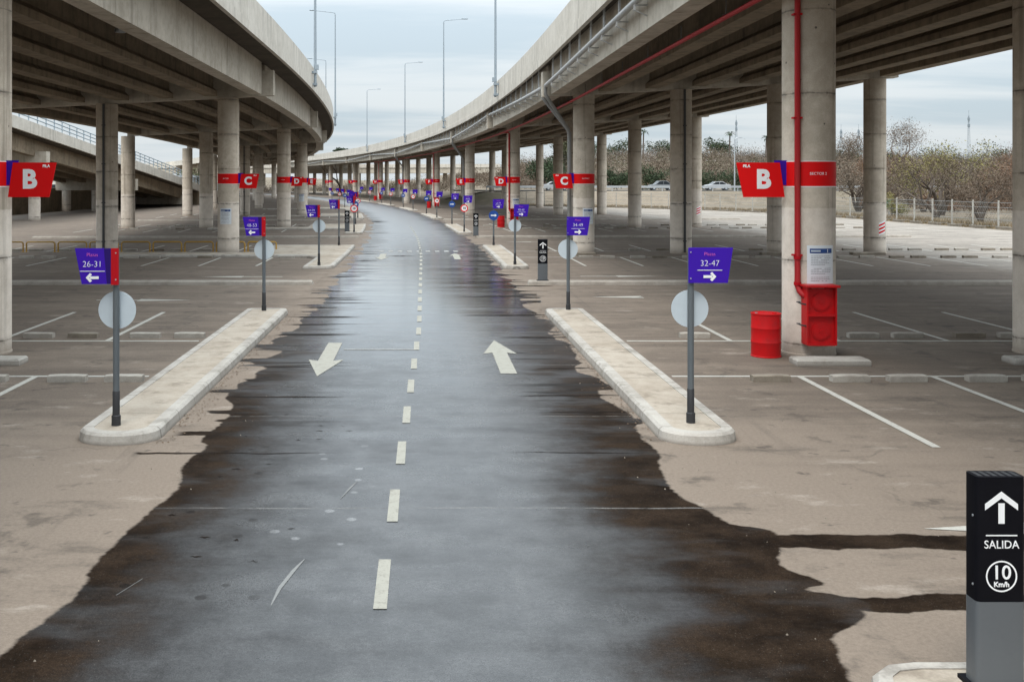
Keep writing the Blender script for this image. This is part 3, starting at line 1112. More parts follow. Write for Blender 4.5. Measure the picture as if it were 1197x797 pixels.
# ---------------------------------------------------------------- street lamps on the parapets
def lamp_post(u, v, zpar, arm, side_name, pos, n):
    root = thing("street_lamp", f"tall grey lamp post, {pos} along the parapet of the bridge by the {side_name}", "street lamp", P(u, v, zpar - 1.0), ang(v), "lamp posts clamped to the bridge parapets")
    mb = MB()
    h = 20.4 - (zpar - 1.0)
    mb.tube([(0, 0, -0.1), (0, 0, 2.0), (0, 0, h - 0.3), (0.02 * arm, 0, h - 0.08), (0.2 * arm, 0, h)], [0.09, 0.085, 0.05, 0.045, 0.04], 10)
    mb.obj("pole", M['galv_pole'], root, True)
    mb = MB()
    mb.tube([(0.2 * arm, 0, h), (2.0 * arm, 0, h + 0.17)], [0.035, 0.028], 8)
    mb.obj("arm", M['galv_pole'], root, True)
    mb = MB()
    mb.lathe([(0.02, -0.05), (0.13, -0.03), (0.15, 0.02), (0.06, 0.07)], (0, 0, 0), 12)
    mb.v = [(x * 2.4 + 2.25 * arm, y, z + h + 0.19) for x, y, z in mb.v]
    mb.obj("luminaire", M['galv_pole'], root, True)
    mb = MB()
    for z in (0.05, 0.75):
        mb.box((0.06 * arm, 0, z), (0.36, 0.30, 0.14))
    mb.box((-0.1 * arm, 0, 1.05), (0.22, 0.2, 0.3))
    mb.obj("clamp_bracket", M['galv_pole'], root)


for i, v in enumerate((68.0, 108.0, 147.0, 190.0)):
    lamp_post(5.27, v, 10.1, 1, "wooded hill", ORD[i], i)
for i, v in enumerate((61.0, 104.0, 145.0)):
    lamp_post(-6.16, v, 10.1, -1, "descending ramp", ORD[i], i)

# ================================================================== ROW LETTER SIGNS
GS = "red row letter signs strapped round the columns"


def row_sign(u, v, letter, mirror, side_name):
    s = -1 if mirror else 1
    root = thing("row_sign", f"red row sign with white letter {letter} on a column by the {side_name}", "sign", P(u, v, 0), ang(v), GS)
    mb = MB()
    mb.lathe([(0.5005, 3.28), (0.507, 3.28), (0.507, 3.755), (0.5005, 3.755)], seg=48, caps=False)
    mb.obj("band", M['red'], root, True)
    mw = MB()
    mw.lathe([(0.5004, 3.262), (0.506, 3.262), (0.506, 3.2798)], seg=48, caps=False)
    mw.lathe([(0.506, 3.7552), (0.506, 3.768), (0.5004, 3.768)], seg=48, caps=False)
    mw.obj("band_edge", M['white'], root, True)

    def pr(pts, y0, y1, mat, name):
        mb = MB()
        q = [(s * x, z) for x, z in pts]
        if s < 0: q = q[::-1]
        mb.prism(q, y0, y1)
        return mb.obj(name, mat, root)
    w = pr([(-0.64, 3.30), (-0.42, 3.30), (-0.42, 3.785), (-0.72, 3.785)], -0.14, -0.11, M['purple'], "arm_panel")
    p = pr([(-1.335, 3.065), (-0.53, 3.065), (-0.625, 3.742), (-1.475, 3.742)], -0.175, -0.145, M['red'], "panel")
    text(letter, 0.50, M['white'], p, (s * -0.95, -0.178, 3.40), 0.022, "letter")
    text("FILA", 0.075, M['white'], p, (s * -1.28, -0.178, 3.67), 0.003)
    mb = MB()
    mb.box((s * -0.56, -0.02, 3.70), (0.30, 0.05, 0.05)); mb.box((s * -0.56, -0.02, 3.36), (0.30, 0.05, 0.05))
    mb.obj("bracket", M['bracket'], root)
    if not mirror:
        t = text("SECTOR 2", 0.075, M['white'], root, (0, 0, 3.52), 0.0, bend=0.508)
        t.rotation_euler = (0, 0, R_(1))
    else:
        t = text("SECTOR", 0.075, M['white'], root, (0, 0, 3.52), 0.0, bend=0.508)
        t.rotation_euler = (0, 0, R_(-4))


for n in range(0, 10):
    row_sign(7.6, ROWV[n], LET[n], False, "wooded hill")
for n in range(0, 6):
    row_sign(LCOL(n)[0], ROWV[n], LET[n], True, "descending ramp")


# ---------------------------------------------------------------- posters on columns
def poster(u, v, rot, letter, side_name):
    root = thing("notice_poster", f"white notice with blue header wrapped on the {letter} column by the {side_name}", "poster", P(u, v, 0), ang(v) + rot, "white notices on the columns")
    r = 0.507

    def patch(x0, x1, z0, z1, rr, mat, name, parent):
        mb = MB()
        k = max(1, int((x1 - x0) / 0.05))
        a = []; b = []
        for i in range(k + 1):
            t = (x0 + (x1 - x0) * i / k) / r
            a.append((mb.vert(rr * math.sin(t), -rr * math.cos(t), z0), mb.vert(rr * math.sin(t), -rr * math.cos(t), z1)))
            b.append((mb.vert((rr - .004) * math.sin(t), -(rr - .004) * math.cos(t), z0), mb.vert((rr - .004) * math.sin(t), -(rr - .004) * math.cos(t), z1)))
        for i in range(k):
            mb.face([a[i][0], a[i + 1][0], a[i + 1][1], a[i][1]])
            mb.face([b[i + 1][0], b[i][0], b[i][1], b[i + 1][1]])
            mb.face([a[i][1], a[i + 1][1], b[i + 1][1], b[i][1]]); mb.face([b[i][0], b[i + 1][0], a[i + 1][0], a[i][0]])
        for e in (0, k):
            q = [a[e][0], a[e][1], b[e][1], b[e][0]]
            mb.face(q if e == 0 else q[::-1])
        return mb.obj(name, mat, parent, True)
    sh = patch(-0.28, 0.28, 1.40, 2.14, r, M['paper'], "sheet", root)
    hd = patch(-0.23, 0.23, 1.99, 2.08, r + .005, M['blue_head'], "header", sh)
    patch(0.115, 0.125, 2.0, 2.07, r + .0095, M['paper'], "header_mark", hd)
    patch(-0.21, -0.03, 2.02, 2.05, r + .0095, M['disc'], "header_word", hd)
    mb = MB()
    rnd = random.Random(letter + side_name)
    for i in range(15):
        if i in (6, 11): continue
        x0, x1 = -0.21, 0.21 - rnd.random() * (0.05 if i not in (5, 10, 14) else 0.25)
        z = 1.93 - i * 0.034
        k = 8
        for j in range(k):
            if rnd.random() < 0.12: continue
            t0 = (x0 + (x1 - x0) * j / k) / r; t1 = (x0 + (x1 - x0) * (j + .86) / k) / r
            rr = r + 0.005
            mb.poly([(rr * math.sin(t0), -rr * math.cos(t0), z), (rr * math.sin(t1), -rr * math.cos(t1), z), (rr * math.sin(t1), -rr * math.cos(t1), z + .011), (rr * math.sin(t0), -rr * math.cos(t0), z + .011)])
    mb.obj("lettering", M['ink'], sh)


poster(7.6, ROWV[0], R_(8), "B", "wooded hill")
poster(7.6, ROWV[1], R_(17), "C", "wooded hill")
poster(7.6, ROWV[2], R_(18), "D", "wooded hill")
poster(LCOL(1)[0], ROWV[1], R_(-6), "C", "descending ramp")
poster(LCOL(3)[0], ROWV[3], R_(-6), "E", "descending ramp")


# ================================================================== FIRE POINTS
def drum(u, v, rot, letter):
    root = thing("steel_drum", f"red steel drum standing beside the {letter} column and its hose cabinet", "drum", P(u, v, 0), ang(v) + rot, "red drums at the fire points")
    root.scale = (0.97, 0.97, 0.95)
    mb = MB()
    R = 0.285
    prof = [(R - .01, 0.0), (R + .008, 0.004), (R + .008, 0.022), (R, 0.03)]
    for zc in (0.30, 0.585):
        prof += [(R, zc - 0.03), (R + 0.006, zc - 0.010), (R + 0.008, zc), (R + 0.006, zc + 0.010), (R, zc + 0.03)]
    prof += [(R, 0.855), (R + .010, 0.862), (R + .010, 0.88), (R - 0.006, 0.884), (R - 0.012, 0.868)]
    mb.lathe(prof, seg=40)
    mb.obj("body", M['red_enamel'], root, True)
    mb = MB(); mb.lathe([(0.045, 0.868), (0.045, 0.892), (0.03, 0.896)], (0.12, -0.1, 0), 14)
    mb.obj("bung", M['red_enamel'], root, True)
    mb = MB(); mb.lathe([(0.028, 0.868), (0.028, 0.886)], (-0.14, 0.12, 0), 12)
    mb.obj("vent_plug", M['galv'], root, True)


def hose_cabinet(u, v, letter, n):
    root = thing("fire_hose_cabinet", f"open red fire hose cabinet with two reels mounted on the {letter} column", "fire hose cabinet", P(u, v, 0), ang(v), "fire hose cabinets on the columns")
    x0, x1, z0, z1 = -0.31, 0.26, 0.26, 1.36
    yb, yf = -0.46, -0.76
    t = 0.03
    mb = MB()
    cx = (x0 + x1) / 2
    mb.box((cx, yb - .01, (z0 + z1) / 2), (x1 - x0, t, z1 - z0))
    for x in (x0 + t / 2, x1 - t / 2):
        mb.box((x, (yb + yf) / 2 - .012, (z0 + z1) / 2 - .002), (t, yb - yf - .028, z1 - z0 - .004))
    for z in (z0 + t / 2, (z0 + z1) / 2 + .02):
        mb.box((cx, (yb + yf) / 2 - .014, z), (x1 - x0 - .064, yb - yf - .04, t + .02))
    mb.box((cx, yf + .085, (z0 + z1) / 2 + .001), (x1 - x0 - .062, .02, z1 - z0 - .07))
    mb.obj("body", M['red_enamel'], root)
    mb = MB()
    mb.box((cx, (yb + yf) / 2 - .03, z1 + .02), (x1 - x0 + .07, yb - yf + .09, 0.04))
    mb.obj("lid", M['red_enamel'], root)
    for k in range(2):
        zc = (0.52, 1.08)[k]
        mb = MB()
        mb.tube([(cx, yf + .074, zc), (cx, yf + .056, zc)], 0.175, 32)
        mb.tube([(cx, yf + .0555, zc), (cx, yf + .047, zc)], 0.15, 32)
        mb.tube([(cx, yf + .0465, zc), (cx, yf + .035, zc)], 0.035, 14)
        mb.obj("hose_reel", M['red_enamel'], root, True)
        mb = MB()
        zh = (0.62, 1.03)[k]
        mb.tube([(x0 - .0, -0.70, zh), (x0 - .10, -0.72, zh + .02), (x0 - .17, -0.74, zh + .05)], [0.018, 0.014, 0.012], 8)
        mb.box((x0 - .16, -0.74, zh + .055), (0.07, 0.03, 0.018))
        mb.obj("valve_handle", M['bracket'], root)
    return root


def block(u, v, w, label, mat='stop'):
    root = MB()
    a = 0.03
    for (bx, zz0, zz1) in ((w, 0, 0.11),):
        o = [(-bx / 2, -.22), (bx / 2, -.22), (bx / 2, .22), (-bx / 2, .22)]
        i = [(-bx / 2 + a, -.22 + a), (bx / 2 - a, -.22 + a), (bx / 2 - a, .22 - a), (-bx / 2 + a, .22 - a)]
        A = [root.vert(x, y, 0) for x, y in o]; Bv = [root.vert(x, y, 0.09) for x, y in o]; C = [root.vert(x, y, 0.12) for x, y in i]
        root.face(A[::-1]); root.face(C)
        for k in range(4):
            k2 = (k + 1) % 4
            root.face([A[k], A[k2], Bv[k2], Bv[k]]); root.face([Bv[k], Bv[k2], C[k2], C[k]])
    ob = root.obj("concrete_block", M[mat], None, False, P(u, v, 0.0))
    ob.rotation_euler = (0, 0, ang(v))
    tag(ob, label, "concrete block", "concrete blocks at the feet of the columns")


block(7.5, 18.95, 1.35, "flat pale concrete block at the foot of the B column with the hose cabinet", 'kerb')
block(11.6, 19.05, 1.5, "flat pale concrete block at the foot of the plain column behind the totem", 'kerb')
block(-8.15, 19.0, 1.5, "flat pale concrete block at the foot of the B column by the descending ramp", 'kerb')
for (u, n) in ((16.4, 1), (7.2, 1), (20.6, 1)):
    block(u, ROWV[n] - 1.0, 1.5, f"dirty concrete block at the foot of the {'C' if u < 8 else 'third' if u < 17 else 'fourth'} column in the C row", 'stop_dark')

for i, n in enumerate((0, 2, 4, 6)):
    v = ROWV[n]
    drum(6.62, v - 0.42, 0.5 + i, LET[n])
    hose_cabinet(7.6, v, LET[n], n)
# red fire main with risers down to each cabinet
root = thing("fire_main_pipe", "red fire water pipe slung under the bridge and dropping down the columns", "pipe", P(6.85, 0, 0))
B = Vector(root.location)
mb = MB()
mb.tube([P(6.78, V_A + 3 + 6 * k, 7.05) - B for k in range(34)], 0.055, 10)
mb.obj("main_run", M['red_pipe'], root, True)
for n in (0, 2, 4, 6):
    v = ROWV[n]
    ur = 7.23
    yv = v - 0.42
    c = (ur, yv)
    mb = MB()
    mb.tube([P(6.78, yv - .05, 7.05) - B, P(ur - .08, yv - .02, 7.05) - B, P(ur, yv, 6.98) - B, P(ur, yv, 1.36) - B, P(ur + .02, yv - .06, 1.26) - B, P(ur + .06, yv - .14, 1.19) - B, P(ur + .12, yv - .16, 1.17) - B],
            0.056, 12)
    ri = mb.obj("riser", M['red_pipe'], root, True)
    mb = MB()
    for z in (1.95, 4.6, 6.6):
        q = P(ur, yv + .03, z) - B
        mb.box((q.x, q.y, q.z), (0.17, 0.14, 0.035), ang(v))
    for z in (1.40, 1.9):
        q = P(ur, yv, z) - B
        mb.lathe([(0.07, -.03), (0.072, 0.03)], (q.x, q.y, q.z), 14)
    mb.obj("pipe_clamp", M['red_dark'], ri)
    for k in range(2):
        pass
mb = MB()
for k in range(30):
    v = 3.0 + 4.0 * k
    q = P(6.78, v, 7.05) - B
    mb.box((q.x, q.y, q.z + .22), (0.02, 0.02, 0.38)); mb.box((q.x, q.y, q.z + .06), (0.14, 0.04, 0.014))
h = mb.obj("hanger", M['bracket'], root)
h['kind'] = 'stuff'


# hazard stripes on two columns of the outer row
def hazard(u, v, letter):
    root = thing("hazard_marker", f"red and white slanted hazard stripes on the outermost column of the {letter} row", "hazard marker", P(u, v, 0), ang(v) + R_(16), "hazard stripes on the outer columns")
    r = 0.506
    mb = MB()
    N = 7
    for i in range(N):
        mb.cur = i % 2
        z = 0.85 + i * 0.085
        k = 4
        for j in range(k):
            t0 = (-0.17 + 0.34 * j / k) / r; t1 = (-0.17 + 0.34 * (j + 1) / k) / r
            d0 = 0.13 * j / k; d1 = 0.13 * (j + 1) / k
            mb.poly([(r * math.sin(t0), -r * math.cos(t0), z + d0), (r * math.sin(t1), -r * math.cos(t1), z + d1), (r * math.sin(t1), -r * math.cos(t1), z + d1 + .085), (r * math.sin(t0), -r * math.cos(t0), z + d0 + .085)])
    mb.obj("striped_plate", [M['white'], M['red']], root)


hazard(RCOL[3], ROWV[1], "C")
hazard(RCOL[3], ROWV[2], "D")


# ================================================================== STALL DIRECTION SIGNS
GP = "purple stall signs on posts along the road"


def disc_part(root, kind, y):
    zc, rr = 1.52, 0.25
    mb = MB()
    mb.tube([(0, y, zc), (0, y + .008, zc)], rr, 40)
    if kind == 'back':
        d = mb.obj("round_plate", M['disc'], root, True)
    elif kind == 'blue':
        d = mb.obj("round_plate", M['blue_sign'], root, True)
        mb = MB(); mb.prism([(-.15, zc - .028), (.05, zc - .028), (.05, zc - .075), (.16, zc), (.05, zc + .075), (.05, zc + .028), (-.15, zc + .028)], y - .004, y - .001)
        mb.obj("arrow", M['white'], d)
    else:
        d = mb.obj("round_plate", M['white'], root, True)
        mb = MB()
        k = 40
        for j in range(k):
            a, b = 2 * math.pi * j / k, 2 * math.pi * (j + 1) / k
            mb.poly([(x, y - .003, zc + z) for x, z in ((.18 * math.cos(a), .18 * math.sin(a)), (.18 * math.cos(b), .18 * math.sin(b)), (.247 * math.cos(b), .247 * math.sin(b)), (.247 * math.cos(a), .247 * math.sin(a)))])
        mb.obj("red_ring", M['red'], d)
        text("10", 0.20, M['black'], d, (0, y - .004, zc), 0.008)
    return d


def stall_sign(u, v, zbase, mirror, txt, disc, label, full=True):
    s = -1 if mirror else 1
    root = thing("stall_sign", label, "direction sign", P(u, v, zbase), ang(v), GP)
    mb = MB()
    mb.tube([(0, 0, 0.0), (0, 0, 2.33 if not mirror else 2.33)], 0.042, 14)
    mb.obj("post", M['post'], root, True)
    mb = MB()
    mb.lathe([(0.060, 0.0), (0.060, 0.13), (0.0475, 0.14), (0.0475, 0.45), (0.044, 0.455)], seg=16)
    mb.obj("base_sleeve", M['post_dark'], root, True)
    z0, z1 = 1.875, 2.345
    if not mirror:
        mb = MB(); mb.prism([(-.045, z0), (.475, z0), (.545, z1), (-.045, z1)], -0.075, -0.048)
        p = mb.obj("panel", M['purple'], root)
        cx = 0.235
    else:
        mb = MB(); mb.prism([(-.43, z0), (-.10, z0), (-.14, z1), (-.52, z1)], -0.082, -0.048)
        p = mb.obj("panel", M['purple'], root)
        mb = MB(); mb.prism([(-.099, z0), (-.045, z0), (-.045, z1), (-.139, z1)], -0.078, -0.05)
        mb.obj("panel_side", M['purple_dark'], root)
        mb = MB(); mb.prism([(-.044, z0 - .01), (.05, z0 - .01), (.05, z1), (-.044, z1)], -0.085, -0.043)
        mb.obj("edge_strip", M['red_dark'], root)
        cx = -0.29
    yf = -0.077 if not mirror else -0.084
    if full:
        text("Plazas", 0.064, M['pink'], p, (cx, yf, z1 - 0.085), -0.001)
        text(txt, 0.112, M['white'], p, (cx, yf, z1 - 0.21), -0.002)
        mb = MB(); mb.box((cx + .0, yf - .001, z1 - .30), (0.33, 0.004, 0.008))
        mb.obj("rule", M['white'], p)
    mb = MB()
    for zz in (z0 + .06, z1 - .06):
        mb.tube([(-.02 * s, yf + .001, zz), (-.02 * s, yf - .006, zz)], 0.010, 8)
    mb.obj("bolt", M['galv'], p)
    d = s
    zc = z0 + 0.085
    w = 0.018
    a = [(-.085, -w), (.03, -w), (.03, w), (-.085, w)]
    mb = MB()
    mb.prism([(cx + d * x, zc + z) for x, z in (a if d > 0 else a[::-1])], yf - .003, yf)
    hd = [(.085, 0), (.03, .062), (.004, .062 - .02), (.040, 0), (.004, -.062 + .02), (.03, -.062)]
    mb.prism([(cx + d * x, zc + z) for x, z in (hd if d > 0 else hd[::-1])], yf - .003, yf)
    mb.obj("arrow", M['white'], p)
    if disc:
        disc_part(root, disc, 0.044 if disc == 'back' else -0.056)
    return root


R_TXT = ["32-47", "34-49", "48-63", "64-79", "80-95", "96-111"]
L_TXT = ["26-31", "48-53", "54-59", "60-65", "66-71", "72-77"]
for n in range(0, 7):
    sh = -0.5 if n >= 2 else 0.0
    row = f"the {LET[n]} pillars"
    d0 = 'back' if n < 2 else 'ring'
    d1 = 'back' if n == 0 else 'blue'
    what = {'back': "grey blank disc", 'ring': "red-ringed disc", 'blue': "blue arrow disc"}
    stall_sign(3.58 + sh, 13.75 + 26.4 * n, 0.142, False, R_TXT[min(2 * n, 5)], d0, f"purple stall sign over {what[d0]}, near end of hill-side island by {row}", n < 3)
    stall_sign(3.66 + sh, 25.95 + 26.4 * n, 0.142, False, R_TXT[min(2 * n + 1, 5)], d1, f"purple stall sign over {what[d1]}, far end of hill-side island by {row}", n < 3)
    if n < 6:
        e0 = 'back' if n < 2 else 'ring'
        e1 = 'back' if n == 0 else (None if n == 1 else 'blue')
        va, vb = (13.6, 25.75) if n == 0 else (40.0 + 26.9 * (n - 1), 52.7 + 26.9 * (n - 1))
        zb_ = 0.142 if n == 0 else 0.122
        stall_sign(-4.07, va, zb_, True, L_TXT[min(2 * n, 5)], e0, f"red-edged purple sign over {what[e0]}, near end of ramp-side island by {row}", n < 3)
        t1 = f"over {what[e1]}" if e1 else "with no disc"
        stall_sign(-4.0 - (0.25 if n else 0), vb, zb_, True, L_TXT[min(2 * n + 1, 5)], e1, f"red-edged purple sign {t1}, far end of ramp-side island by {row}", n < 3)


# ---------------------------------------------------------------- exit totems
def totem(u, v, zbase, label, full=True):
    root = thing("exit_totem", label, "exit bollard", P(u, v, zbase), ang(v), "black and grey exit totems")
    w, d = 0.315, 0.15

    def body(z0, z1, name, mat, notch=0.0):
        mb = MB()
        prof = []
        r = 0.03
        for (sx, sy, a0) in ((1, 1, 0), (-1, 1, 90), (-1, -1, 180), (1, -1, 270)):
            for k in range(5):
                a = R_(a0 + 90 * k / 4)
                prof.append((sx * (w / 2 - r) + r * math.cos(a), sy * (d / 2 - r) + r * math.sin(a)))
        mb.slab(prof, z0, z1)
        return mb.obj(name, mat, root, True)
    mb = MB(); mb.box((0, 0, 0.012), (w + .06, d + .06, 0.024)); mb.obj("base_plate", M['black'], root)
    body(0.024, 0.56, "lower_casing", M['totem_grey'])
    up = body(0.562, 1.355, "upper_casing", M['black'])
    mb = MB()
    for k in range(6):
        mb.box((-.12 + .048 * k, 0, 1.3565), (0.03, 0.11, 0.002))
    mb.obj("vent", M['post_dark'], up)
    yf = -d / 2 - 0.002
    cx = 0.0
    # arrow up
    mb = MB()
    mb.prism([(cx - .02, 1.06), (cx + .02, 1.06), (cx + .02, 1.19), (cx - .02, 1.19)], yf, yf + .0015)
    mb.prism([(cx - .105, 1.145), (cx - .105, 1.185), (cx, 1.265), (cx + .105, 1.185), (cx + .105, 1.145), (cx, 1.222)][::-1], yf, yf + .0015)
    mb.obj("arrow", M['white'], up)
    mb = MB(); mb.box((cx, yf, 0.985), (0.20, 0.003, 0.007)); mb.obj("rule", M['white'], up)
    text("SALIDA", 0.072, M['white'], up, (cx, yf, 0.925), 0.0, sx=0.95)
    mb = MB()
    k = 36
    for j in range(k):
        a, b = 2 * math.pi * j / k, 2 * math.pi * (j + 1) / k
        mb.poly([(cx + x, yf, 0.725 + z) for x, z in ((.090 * math.cos(a), .090 * math.sin(a)), (.090 * math.cos(b), .090 * math.sin(b)), (.1 * math.cos(b), .1 * math.sin(b)), (.1 * math.cos(a), .1 * math.sin(a)))])
    mb.obj("speed_ring", M['white'], up)
    text("10", 0.125, M['white'], up, (cx, yf, 0.745), 0.001)
    text("Km/h", 0.045, M['white'], up, (cx, yf, 0.672), 0.001)
    mb = MB()
    for z in (0.66, 1.1):
        mb.tube([(-w / 2 - .004, -.03, z), (-w / 2 + .01, -.03, z)], 0.008, 8)
    mb.obj("screw", M['galv'], root)


totem(3.685, 6.62, 0.125, "large black exit totem at the road edge, closest to the photographer")
totem(3.92, 33.75, 0.125, "black exit totem on the kerb end before the C pillars")
totem(3.45, 61.9, 0.125, "small distant black exit totem on the kerb end before the D pillars")
totem(-4.55, 67.6, 0.125, "small distant black exit totem on pale pavement by the ramp-side D pillars")


# ================================================================== WHEEL STOPS
def stop_mesh(mat, seed):
    rnd = random.Random(seed)
    mb = MB()
    L, D, H, b = 0.64, 0.17, 0.11, 0.014
    n = 6
    rows = []
    for i in range(n + 1):
        x = -L / 2 + L * i / n
        j = lambda a: (rnd.random() - .5) * a
        e = 0.006 if i in (0, n) else 0.0
        rows.append([mb.vert(x, -D / 2, 0), mb.vert(x + j(.006), -D / 2 + j(.01), H - b - e + j(.006)), mb.vert(x + j(.006), -D / 2 + b + e, H - e + j(.006)), mb.vert(x, D / 2 - b - e, H - e + j(.006)), mb.vert(x, D / 2, H - b - e), mb.vert(x, D / 2, 0)])
    for i in range(n):
        for k in range(5):
            mb.face([rows[i][k], rows[i + 1][k], rows[i + 1][k + 1], rows[i][k + 1]])
    mb.face(rows[0]); mb.face(rows[n][::-1])
    return mb.mesh("wheel_stop", mat)


STOPS = [(stop_mesh(M['stop'], s), stop_mesh(M['stop_dark'], s + 50)) for s in range(4)]
rs = random.Random(3)
for n in range(0, 3):
    for side in (1, -1):
        for row in (0, 1):
            v = PER * n + (17.34 if row == 0 else 22.2)
            cnt = 0
            for k in range(-1, 14 if side > 0 else 8):
                for o in (0.7, 1.66):
                    u = (6.5 + 2.3 * k + o) if side > 0 else -(6.7 + 2.3 * k + o - 0.05)
                    if abs(u) < 4.95 or abs(u) > (34 if side > 0 else 23): continue
                    p = P(u, v, 0.0)
                    cnt += 1
                    if not in_view(p, 30): continue
                    dirty = rs.random() < (0.45 if side > 0 else 0.15)
                    if rs.random() < 0.06: continue
                    me = STOPS[rs.randrange(4)][1 if dirty else 0]
                    ob = link("wheel_stop", me, None, p, ang(v) + rs.uniform(-.04, .04))
                    tag(ob, f"low concrete wheel stop, {ORD[cnt - 1]} from the road, {'before' if row == 0 else 'behind'} the {'hill' if side > 0 else 'ramp'}-side {LET[n]} columns", "wheel stop", "concrete wheel stops in the parking rows")

# ================================================================== YELLOW RAILS (ramp side)
for k in range(9):
    u0 = -20.6 + 1.52 * k
    root = thing("barrier_rail", f"low faded yellow tube barrier, {ORD[8 - k]} from the road, behind the C column", "barrier", P(u0 + .7, 49.6, 0), ang(49.6), "low yellow tube barriers")
    mb = MB()
    mb.tube([(-.68, 0, 0), (-.68, 0, .40), (-.64, 0, .46), (-.58, 0, .48), (.58, 0, .48), (.64, 0, .46), (.68, 0, .40), (.68, 0, 0)], 0.035, 8)
    mb.obj("hoop", M['yellow'], root, True)
    mb = MB(); mb.box((-.68, 0, .006), (.16, .16, .012)); mb.box((.68, 0, .006), (.16, .16, .012))
    mb.obj("base_plate", M['yellow'], root)

# ================================================================== RAMP BRIDGE (far, ramp side)
def build_ramp():
    root = thing("ramp_bridge", "concrete ramp bridge with blue-grey railing sloping down behind the ramp-side columns", "bridge", (-38, 100, 0))
    B = Vector(root.location)
    A0, A1 = 40.0, 190.0

    def Q(w, y, dz):
        x = -33.2 - 0.00003 * (y - 85) ** 2 + w
        z = 8.55 - 0.083 * (y - 85) + (0 if y < 150 else 0.0004 * (y - 150) ** 2)
        return Vector((x, y, max(z, 0.35) + dz)) - B

    def sw(mb, prof, a=A0, b=A1):
        n = 30
        rings = [[mb.vert(*Q(w, a + (b - a) * i / n, dz)) for w, dz in prof] for i in range(n + 1)]
        m = len(prof)
        for i in range(n):
            for j in range(m):
                k = (j + 1) % m
                mb.face([rings[i][j], rings[i][k], rings[i + 1][k], rings[i + 1][j]])
        mb.face(rings[0][::-1]); mb.face(rings[-1])
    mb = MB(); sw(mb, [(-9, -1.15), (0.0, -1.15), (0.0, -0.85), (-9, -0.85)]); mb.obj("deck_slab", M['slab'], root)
    mb = MB(); sw(mb, [(-0.02, -1.0), (0.25, -1.0), (0.25, 0.0), (0.0, 0.0)]); mb.obj("parapet", M['fascia'], root)
    mb = MB(); sw(mb, [(-9.25, -1.25), (-8.98, -1.25), (-9.0, 0.0), (-9.25, 0.0)]); mb.obj("parapet", M['fascia'], root)
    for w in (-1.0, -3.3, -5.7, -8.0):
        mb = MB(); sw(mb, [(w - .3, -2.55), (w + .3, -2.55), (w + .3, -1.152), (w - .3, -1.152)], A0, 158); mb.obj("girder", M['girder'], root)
    # added walls closing off the space below the ramp to keep it dark
    mb = MB(); mb.box((-37.8 - B.x, 152 - B.y, 1.0), (9.0, 0.8, 2.0)); mb.obj("shade_end_wall", M['girder'], root)
    mb = MB(); mb.box((-42.4 - B.x, 125 - B.y, 1.35), (0.5, 54, 2.7)); mb.obj("shade_side_wall", M['girder'], root)
    # railing
    mb = MB()
    for dz in (0.35, 0.7, 1.05):
        mb.tube([Q(0.12, A0 + 3 * i, dz) for i in range(50)], 0.05, 6)
    mb.obj("handrail", M['rail_blue'], root, True)
    mb = MB()
    for i in range(75):
        y = A0 + 2 * i
        q = Q(0.12, y, 0)
        mb.box((q.x, q.y, q.z + .53), (0.07, 0.10, 1.08))
    o = mb.obj("railing_post", M['rail_blue'], root); o['kind'] = 'stuff'
    for y in (62, 90, 118, 144):
        q = Q(0, y, 0)
        mb = MB()
        mb.box((q.x - 4.3, q.y, q.z - 2.75), (9.2, 0.9, 1.3))
        mb.obj("cap_beam", M['girder_pale'], root)
        for w in (-0.9, -4.4, -7.8):
            q = Q(w, y, 0)
            zt = q.z - 3.38
            if zt < 0.8: continue
            mb = MB(); mb.lathe([(0.5, 0), (0.5, zt)], (q.x, q.y, 0), 24)
            mb.obj("column", M['column'], root, True)


build_ramp()

# a flyover beyond, crossing behind the hill-side bridge
root = thing("flyover", "pale far-off flyover glimpsed between the distant columns", "bridge", (60, 215, 0))
mb = MB()
mb.box((0, 0, 6.6), (150, 9, 1.5)); mb.obj("deck_slab", M['girder_pale'], root)
mb = MB(); mb.box((0, -4.6, 7.85), (150, 0.25, 0.98)); mb.obj("parapet", M['fascia'], root)
for k in range(6):
    mb = MB(); mb.lathe([(0.6, 0), (0.6, 5.84)], (-66 + 25 * k, 0, 0), 20); mb.obj("column", M['column'], root, True)
root.rotation_euler = (0, 0, R_(-10))
root.location = (-52, 300, 0)

